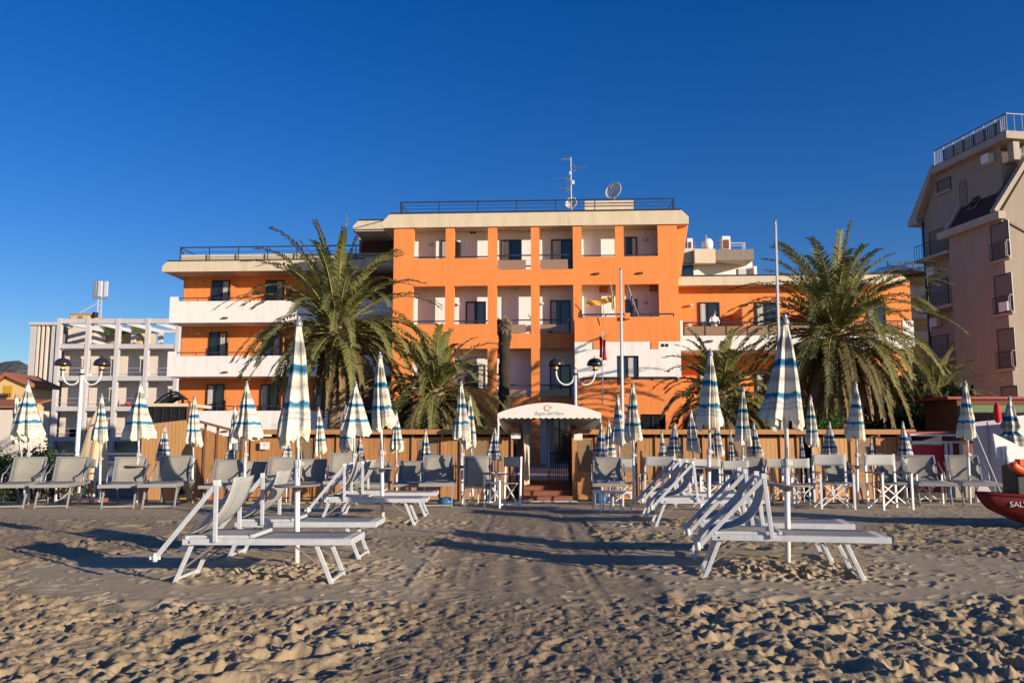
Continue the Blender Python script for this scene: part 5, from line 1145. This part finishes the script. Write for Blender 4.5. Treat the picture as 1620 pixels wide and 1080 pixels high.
ab('rear_wall','pink_wall',cx_[0]-.2,cx_[4]+3,1.3,1.6,0,zb_[3]-.1)
for z in zb_[:4]: ab('floor_slab','lilac',cx_[0]+.22,cx_[4]+3,.2,1.3 if z<zb_[3] else 8,z-.20,z+.02)
for k in range(5):                         # pergola rafters
    x = cx_[k]; MB().bar((x,.25,zb_[4]+.05),(x+.6,7.5,zb_[4]+.05),.22,.35).build('pergola_beam','lilac',ap)
    if k>0: MB().box(x+.5,x+.9,7.3,7.7,zb_[3],zb_[4]+.2).build('pergola_post','lilac',ap)
MB().box(cx_[0]+.7,cx_[4]+1,7.5,7.8,zb_[4]-.1,zb_[4]+.2).build('pergola_beam','lilac',ap)
for lvl in range(4):
    z0_ = zb_[lvl-1]+.02 if lvl else .05; z1_ = zb_[lvl]-.2; z0_,z1_ = (zb_[lvl-1] if lvl else .3)+.02,(zb_[lvl]-.2)
    for k in range(4):
        xa = cx_[k]+.55; xb = cx_[k+1]-.35
        d = ab('balcony_door','shutter',xa+1.15,xa+1.85,1.23,1.29,z0_,z0_+1.9); ab('pane','glass',xa+1.22,xa+1.5,1.21,1.23,z0_+.1,z0_+1.8,d)
        ab('shutter_panel','pink_wall',xa+.30,xa+1.10,1.18,1.29,z0_,z0_+1.95)
        mb = MB(); mb.bar((cx_[k]+.2,0,z0_+.95),(cx_[k+1]-.2,0,z0_+.95),.03).bar((cx_[k]+.2,0,z0_+.55),(cx_[k+1]-.2,0,z0_+.55),.02); mb.build('balcony_rail','light_grey',ap)
        if (lvl+k)%2: MB().lathe([(.2,0),(.22,.5),(.02,.5)],8,(xa+2.0,.7,z0_)).bar((xa+1.8,.7,z0_),(xa+1.8,.7,z0_+.9),.05).bar((xa+2.2,.8,z0_),(xa+2.2,.8,z0_+.8),.05).build('balcony_furniture','black' if k%2 else 'white_paint',ap)
x = cx_[2]+.6; MB().lathe([(.01,0),(.25,.12),(.28,.25),(.1,.35),(.01,.36)],8,(x+.3,.7,zb_[1]+.3)).build('red_flowers','red_cloth',ap)
lx = [AB.x(p,548,0) for p in (52,60,67,74,84)]
for i,(x,w_) in enumerate(zip(lx,(.26,.085,.085,.085,.16))): ab('fin','lilac' if i in (0,4) else 'pink_wall',x-w_,x+w_,-.1+.0*i,.9,0,AB.z(60,514,0))
for z in zb_[:4]: ab('fin_beam','lilac',lx[0]+.31,lx[4]-.2,.92,1.2,z-.15,z+.12)
ab('louvre_wall','shutter',lx[0]+.1,lx[4],1.6,2.4,0,AB.z(60,514,0)); ab('roof_edge','lilac',lx[0]-.35,cx_[0]-.22,-.3,2.6,AB.z(60,514.5,0),AB.z(60,510,0))
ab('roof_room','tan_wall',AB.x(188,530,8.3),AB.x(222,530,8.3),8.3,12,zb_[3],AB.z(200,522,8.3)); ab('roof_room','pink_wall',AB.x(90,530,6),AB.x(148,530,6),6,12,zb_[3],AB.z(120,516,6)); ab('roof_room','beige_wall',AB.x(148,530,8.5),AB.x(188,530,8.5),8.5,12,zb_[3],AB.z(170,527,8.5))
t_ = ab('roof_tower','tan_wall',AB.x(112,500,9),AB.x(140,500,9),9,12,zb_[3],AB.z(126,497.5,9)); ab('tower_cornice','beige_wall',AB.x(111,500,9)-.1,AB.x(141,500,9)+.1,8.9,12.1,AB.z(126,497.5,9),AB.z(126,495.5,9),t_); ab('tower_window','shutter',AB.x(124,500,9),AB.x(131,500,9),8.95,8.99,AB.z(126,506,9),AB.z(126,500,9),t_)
ab('glass_rail','rail_glass',AB.x(205,530,7),AB.x(234,530,7),7,7.05,AB.z(215,524,7)-.2,AB.z(215,517,7))
mb = MB()
for k in range(9): x = AB.x(206+3.4*k,530,6.9); mb.bar((x,6.9,AB.z(215,526,7)),(x,6.9,AB.z(215,517,7)),.06)
mb.build('terrace_railing','green_paint',ap)
rd2 = random.Random(4)
pl_ = MB()
for k in range(260): c = rd2.uniform(AB.x(160,520,7),AB.x(200,520,7)); z = AB.z(180,523,7)+rd2.uniform(-.3,.35); p=Vector((c,7+rd2.uniform(-.3,.3),z)); d = Vector((rd2.gauss(0,1),rd2.gauss(0,1),rd2.gauss(0,1))).normalized()*.3; e = d.cross(Vector((0,1,.3))).normalized()*.08; pl_.add([p-e,p+e,p+d],[(0,1,2)])
pl_.build('terrace_plants','leaf',ap)
am_ = empty('mobile_phone_mast',(AB.x(156.5,500,9.5),84.5,zb_[3]+.05),0,'mobile phone mast with three grey panel antennas on the apartment block roof','antenna mast')
zt_ = AB.z(156,445,9.5)-zb_[3]; mb = MB(); zz = 0
for sx_ in (-.22,.22): mb.bar((sx_,0,0),(sx_*.7,0,zt_),.09)
for k in range(14): z = zt_*k/14; mb.bar((-.2,0,z),(.2,0,z+zt_/14),.04)
mb.bar((-4.2,0,zt_*.42),(-.3,0,zt_*.70),.09); mb.build('lattice_mast','light_grey',am_)
for sx_ in (-.55,0.02,.6): MB().box(sx_-.20,sx_+.20,-.25+abs(sx_)*.2,.05,zt_*.79,zt_*1.0).build('panel_antenna','light_grey' if sx_>-.1 else 'grey_metal',am_,bevel=.05)
for q_ in (.46,.55): MB().lathe([(.01,-.25),(.28,-.25),(.28,.25),(.01,.25)],10,(-.35,-.1,zt_*q_)).build('drum_antenna','black',am_)
MB().box(-.8,.9,-.05,.05,zt_*.76,zt_*.78).build('antenna_bracket','grey_metal',am_)
# small yellow house
yh = empty('yellow_house',(0,54,.05),0,'small yellow gabled house with a closed yellow shutter at the left edge','house'); Y2 = Fr(0,54,0,.05)
xa,xb = Y2.x(-40,620,0),Y2.x(42,620,0); xm = Y2.x(12,595,0); ze,zp = Y2.z(40,610,0),Y2.z(12,596,0)
MB().prism([(xa,0,0),(xb,0,0),(xb,0,ze),(xm,0,zp),(xa,0,ze-1)],(0,3,0)).build('wall','yellow_wall',yh)
MB().prism([(xm,-.3,zp+.05),(xb+.4,-.3,ze-.1),(xb+.4,-.3,ze+.15),(xm,-.3,zp+.3),(xa-.4,-.3,ze-1+.15),(xa-.4,-.3,ze-1.1)],(0,3.6,0)).build('roof','terracotta',yh)
w_ = MB().box(Y2.x(5,630,0),Y2.x(19,630,0),-.04,-.005,Y2.z(12,628,0),Y2.z(12,610,0)).build('window','shutter_y',yh); mb = MB()
for k in range(6): x = Y2.x(5,630,0)+(Y2.x(19,630,0)-Y2.x(5,630,0))*k/5; mb.bar((x,-.3,Y2.z(12,629,0)),(x,-.3,Y2.z(12,622,0)),.05)
mb.build('window_rail','black',w_)
MB().prism([(xa,-3,Y2.z(12,645,-3)),(Y2.x(38,640,-3),-3,Y2.z(12,645,-3)),(Y2.x(38,640,-3),-.01,Y2.z(12,634,0)),(xa,-.01,Y2.z(12,634,0))],(0,0,.12)).build('porch_roof','terracotta',yh)
MB().box(xa,Y2.x(36,640,-3),-2.9,-.01,0,Y2.z(12,648,-3)).build('porch','pink_wall',yh)
if 0: tr = MB().box(Y2.x(28,600,6),Y2.x(52,600,6),60,64,0,Y2.z(40,599,6)).build('roof','terracotta')
# ------------------------------------------------------------------ tall beige block at right
RB = Fr(27.7,45,98.5,.05); rbk = empty('corner_block',(27.7,45,.05),R(98.5),'tall beige apartment block with a dark mansard roof and terraces at the right edge','apartment block')
def rbx(n,m,x0,x1,y0,y1,z0,z1,par=rbk,**k): return MB().box(x0,x1,y0,y1,z0,z1).build(n,m,par,**k)
xe = RB.x(1507,480,0); zc_ = RB.z(1601,330,0); rf_y, rf_z = RB.LX(1545,292,xe)
prof = [(0,0),(0,zc_),(rf_y,rf_z),(rf_y-9,rf_z),(rf_y-9,0)]
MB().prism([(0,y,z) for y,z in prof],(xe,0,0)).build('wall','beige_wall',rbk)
nrm = Vector((0,rf_z-zc_,-(rf_y)))
nrm = Vector((0,(rf_z-zc_),abs(rf_y))).normalized()*.08
MB().prism([(.35,0+nrm.y,zc_+nrm.z+.02),(xe-.25,0+nrm.y,zc_+nrm.z+.02),(xe-.25,rf_y+nrm.y,rf_z+nrm.z),(.35,rf_y+nrm.y,rf_z+nrm.z)],(0,nrm.y,nrm.z)).build('mansard_roof','mansard',rbk)
rbx('cornice','beige_trim',-.3,xe+.5,-.05,.42,zc_-.42,zc_+.02); MB().prism([(xe-.25,0,zc_),(xe+.1,0,zc_),(xe+.1,rf_y,rf_z+.1),(xe-.25,rf_y,rf_z+.1)],(0,.25,.15)).build('gable_edge','beige_trim',rbk)
MB().prism([(-.05,.25,zc_),(.33,.25,zc_),(.33,rf_y+.1,rf_z+.1),(-.05,rf_y+.1,rf_z+.1)],(0,.2,.15)).build('gable_edge','beige_trim',rbk)
for (px,py) in ((1547,313),(1593,290)):
    # skylights: on the slope
    t = .45; x,_ = RB.L(px,py,rf_y*t); y0_,z0_ = rf_y*.30,zc_+(rf_z-zc_)*.30; y1_,z1_ = rf_y*.62,zc_+(rf_z-zc_)*.62; k_ = nrm*2.3
    o = MB().prism([(x-.35,y0_+k_.y,z0_+k_.z),(x+.35,y0_+k_.y,z0_+k_.z),(x+.35,y1_+k_.y,z1_+k_.z),(x-.35,y1_+k_.y,z1_+k_.z)],(0,.05,.03)).build('skylight','rail_metal',rbk)
    k2 = nrm*3.2; MB().prism([(x-.27,y0_*.97+.06+k2.y,z0_+.06+k2.z),(x+.27,y0_*.97+.06+k2.y,z0_+.06+k2.z),(x+.27,y1_+.06+k2.y,z1_-.06+k2.z),(x-.27,y1_+.06+k2.y,z1_-.06+k2.z)],(0,.03,.02)).build('pane','glass',o)
def french(px0,px1,yt,yb3,d=0.0,rail=True,ac=False,xoff=0):
    pc = (px0+px1)/2; x1_,x0_ = RB.x(px0,(yt+yb3)/2,d),RB.x(px1,(yt+yb3)/2,d); zt_,zb3 = RB.z(pc,yt,d),RB.z(pc,yb3,d)
    o = MB().box(x0_,x1_,d+.005,d+.03,zb3,zt_).build('window','shutter',rbk); MB().box(x0_-.08,x1_+.08,d,d+.16,zb3-.14,zb3).build('sill','beige_trim',o)
    MB().box(x0_-.07,x0_,d,d+.05,zb3,zt_).box(x1_,x1_+.07,d,d+.05,zb3,zt_).box(x0_-.07,x1_+.07,d,d+.05,zt_,zt_+.07).build('frame','dark_frame',o)
    mb = MB()
    for k in range(16): z = zb3+(zt_-zb3)*k/16; mb.box(x0_+.02,x1_-.02,d+.03,d+.042,z+.02,z+(zt_-zb3)/16-.02)
    mb.build('slats','shutter',o)
    if rail:
        mb = MB(); h = .95; mb.bar((x0_-.05,d+.22,zb3+h),(x1_+.05,d+.22,zb3+h),.04).bar((x0_-.05,d+.22,zb3+.05),(x1_+.05,d+.22,zb3+.05),.03)
        for k in range(13): x = x0_-.05+(x1_-x0_+.1)*k/12; mb.bar((x,d+.22,zb3+.05),(x,d+.22,zb3+h),.018)
        for x in (x0_-.05,x1_+.05): mb.bar((x,d,zb3+h),(x,d+.22,zb3+h),.03).bar((x,d,zb3+.05),(x,d+.22,zb3+.05),.03)
        mb.build('rail','rail',o)
    if ac: MB().box(x0_+.1,x0_+.75,d+.05,d+.3,zb3+.08,zb3+.6).build('air_conditioner','white_paint',o)
french(1570,1597,354,411); french(1576,1602,435,496,ac=True); french(1581,1606,521,583); french(1587,1611,612,665)
# rear taller volume
D2_ = -.9; xf = RB.x(1468,450,D2_); zT0 = RB.z(1482,268,D2_); xn = xe-.02
A_ = [RB.L(1468,345,D2_),RB.L(1486,264,D2_)]; xtop = A_[1][0]; zeave = A_[0][1]; ztopv = A_[1][1]
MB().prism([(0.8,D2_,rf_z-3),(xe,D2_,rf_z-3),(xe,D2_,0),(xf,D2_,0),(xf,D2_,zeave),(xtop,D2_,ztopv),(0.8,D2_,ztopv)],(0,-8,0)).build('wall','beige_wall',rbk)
MB().prism([(xf+.0,D2_+.45,zeave-.25),(xf+1.1,D2_+.45,zeave-.25),(xf+1.1,D2_+.45,zeave+.0),(xtop+.25,D2_+.45,ztopv+.1),(xtop-.15,D2_+.45,ztopv+.1),(xf+.2,D2_+.45,zeave+.1)],(0,-8.6,0)).build('slanted_roof','beige_trim',rbk)
ztopv -= .62; rbx('roof_slab','beige_trim',-.35,xtop+.1,D2_-7,D2_+.5,ztopv+.13,ztopv+.57)
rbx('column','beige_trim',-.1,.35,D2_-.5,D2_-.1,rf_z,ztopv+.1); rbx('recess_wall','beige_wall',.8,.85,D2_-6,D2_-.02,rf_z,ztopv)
tp = empty('x'); bpy.data.objects.remove(tp)
def rrail(x0,x1,y,z,h,n,name='terrace_railing',ret=None):
    mb = MB().bar((x0,y,z+h),(x1,y,z+h),.05).bar((x0,y,z+.1),(x1,y,z+.1),.03)
    for k in range(n+1): x = x0+(x1-x0)*k/n; mb.bar((x,y,z),(x,y,z+h),.05 if k%6==0 else .02)
    if ret:
        for k in range(13): yy = y-ret*k/12; mb.bar((x0,yy,z),(x0,yy,z+h),.05 if k%4==0 else .02)
        mb.bar((x0,y,z+h),(x0,y-ret,z+h),.05)
    return mb.build(name,'rail',rbk)
rrail(-.3,xtop-.1,D2_+.4,ztopv+.55,1.05,42,ret=6); MB().box(.2,xtop-1,D2_+.33,D2_+.345,ztopv+.6,ztopv+1.4).build('glass_panel','light_grey',rbk)
rbx('balcony','beige_trim',-.2,xe-.5,rf_y-.15,rf_y+.35,rf_z-.05,rf_z+.3); rrail(-.2,xe-1.2,rf_y+.25,rf_z+.3,.95,30,'balcony_railing')
MB().box(1.3,1.9,D2_+.01,D2_+.4,rf_z+.32,rf_z+.85).build('air_conditioner','white_paint',rbk)
french(1484,1504,285,303,D2_,False)
x,z = RB.L(1524,308,D2_); rbx('door','shutter',x-.35,x+.35,D2_+.01,D2_+.04,RB.z(1524,330,D2_),RB.z(1524,285,D2_))
for (yt,yb3) in ((372,408),(452,490),(540,572)):
    french(1472,1500,yt-8,yb3-6,D2_,False); pc=1485; zb3 = RB.z(pc,yb3,D2_)
    x0_,x1_ = xe+.02,xf-.15; o = rbx('balcony','beige_trim',x0_,x1_,D2_+.0,D2_+1.0,zb3-.18,zb3); mb = MB().bar((x0_,D2_+.95,zb3+.9),(x1_,D2_+.95,zb3+.9),.04)
    for k in range(14): x = x0_+(x1_-x0_)*k/13; mb.bar((x,D2_+.95,zb3),(x,D2_+.95,zb3+.9),.02)
    mb.build('railing','rail',o); MB().box(x1_-1.0,x1_-.3,D2_+.05,D2_+.4,zb3-1.1,zb3-.55).build('air_conditioner','light_grey',o)
MB().bar((xf+.03,D2_+.1,0),(xf+.03,D2_+.1,zeave-.2),.12).build('drain_pipe','rail',rbk)
MB().bar((-.05,-.3,zc_-.5),(-.05,-1.5,zc_-1.1),.1).bar((-.05,0,zc_-.1),(-.05,-.3,zc_-.5),.1).build('drain_pipe','shutter',rbk)
# dim houses between the right wing and the beige block
bh = empty('rear_building',(0,58,.05),0,'cream and brown building seen between the right wing and the tall beige block','building'); Y3 = Fr(0,58,0,.05)
MB().box(Y3.x(1380,500,0),Y3.x(1480,500,0),0,8,0,Y3.z(1440,431,0)).build('wall','tan_wall',bh); MB().box(Y3.x(1395,432,0),Y3.x(1462,432,0),-1,0,Y3.z(1440,438,0),Y3.z(1440,432,0)).build('roof_edge','brown_wall',bh)
for yy in (470,505,540): 
    o = MB().box(Y3.x(1440,500,0),Y3.x(1466,500,0),-.8,-.01,Y3.z(1450,yy,0),Y3.z(1450,yy-14,0)).build('balcony','white_wall',bh)
MB().lathe([(.001,.9),(1.0,.8),(1.6,.45),(1.75,0),(.01,0)],16,(Y3.x(1412,440,1),1,Y3.z(1412,437,1)-.2)).build('roof_dome','white_wall',bh)
mb = MB()
for k in range(5): z = Y3.z(1450,425-2.5*k,2); mb.bar((Y3.x(1405,430,2),2,z),(Y3.x(1466,430,2),2,z+.1),.03)
for p_ in (1405,1425,1445): mb.bar((Y3.x(p_,430,2),2,Y3.z(1450,436,2)),(Y3.x(p_,430,2),2,Y3.z(1450,413,2)),.06)
mb.build('roof_railing','rail',bh)
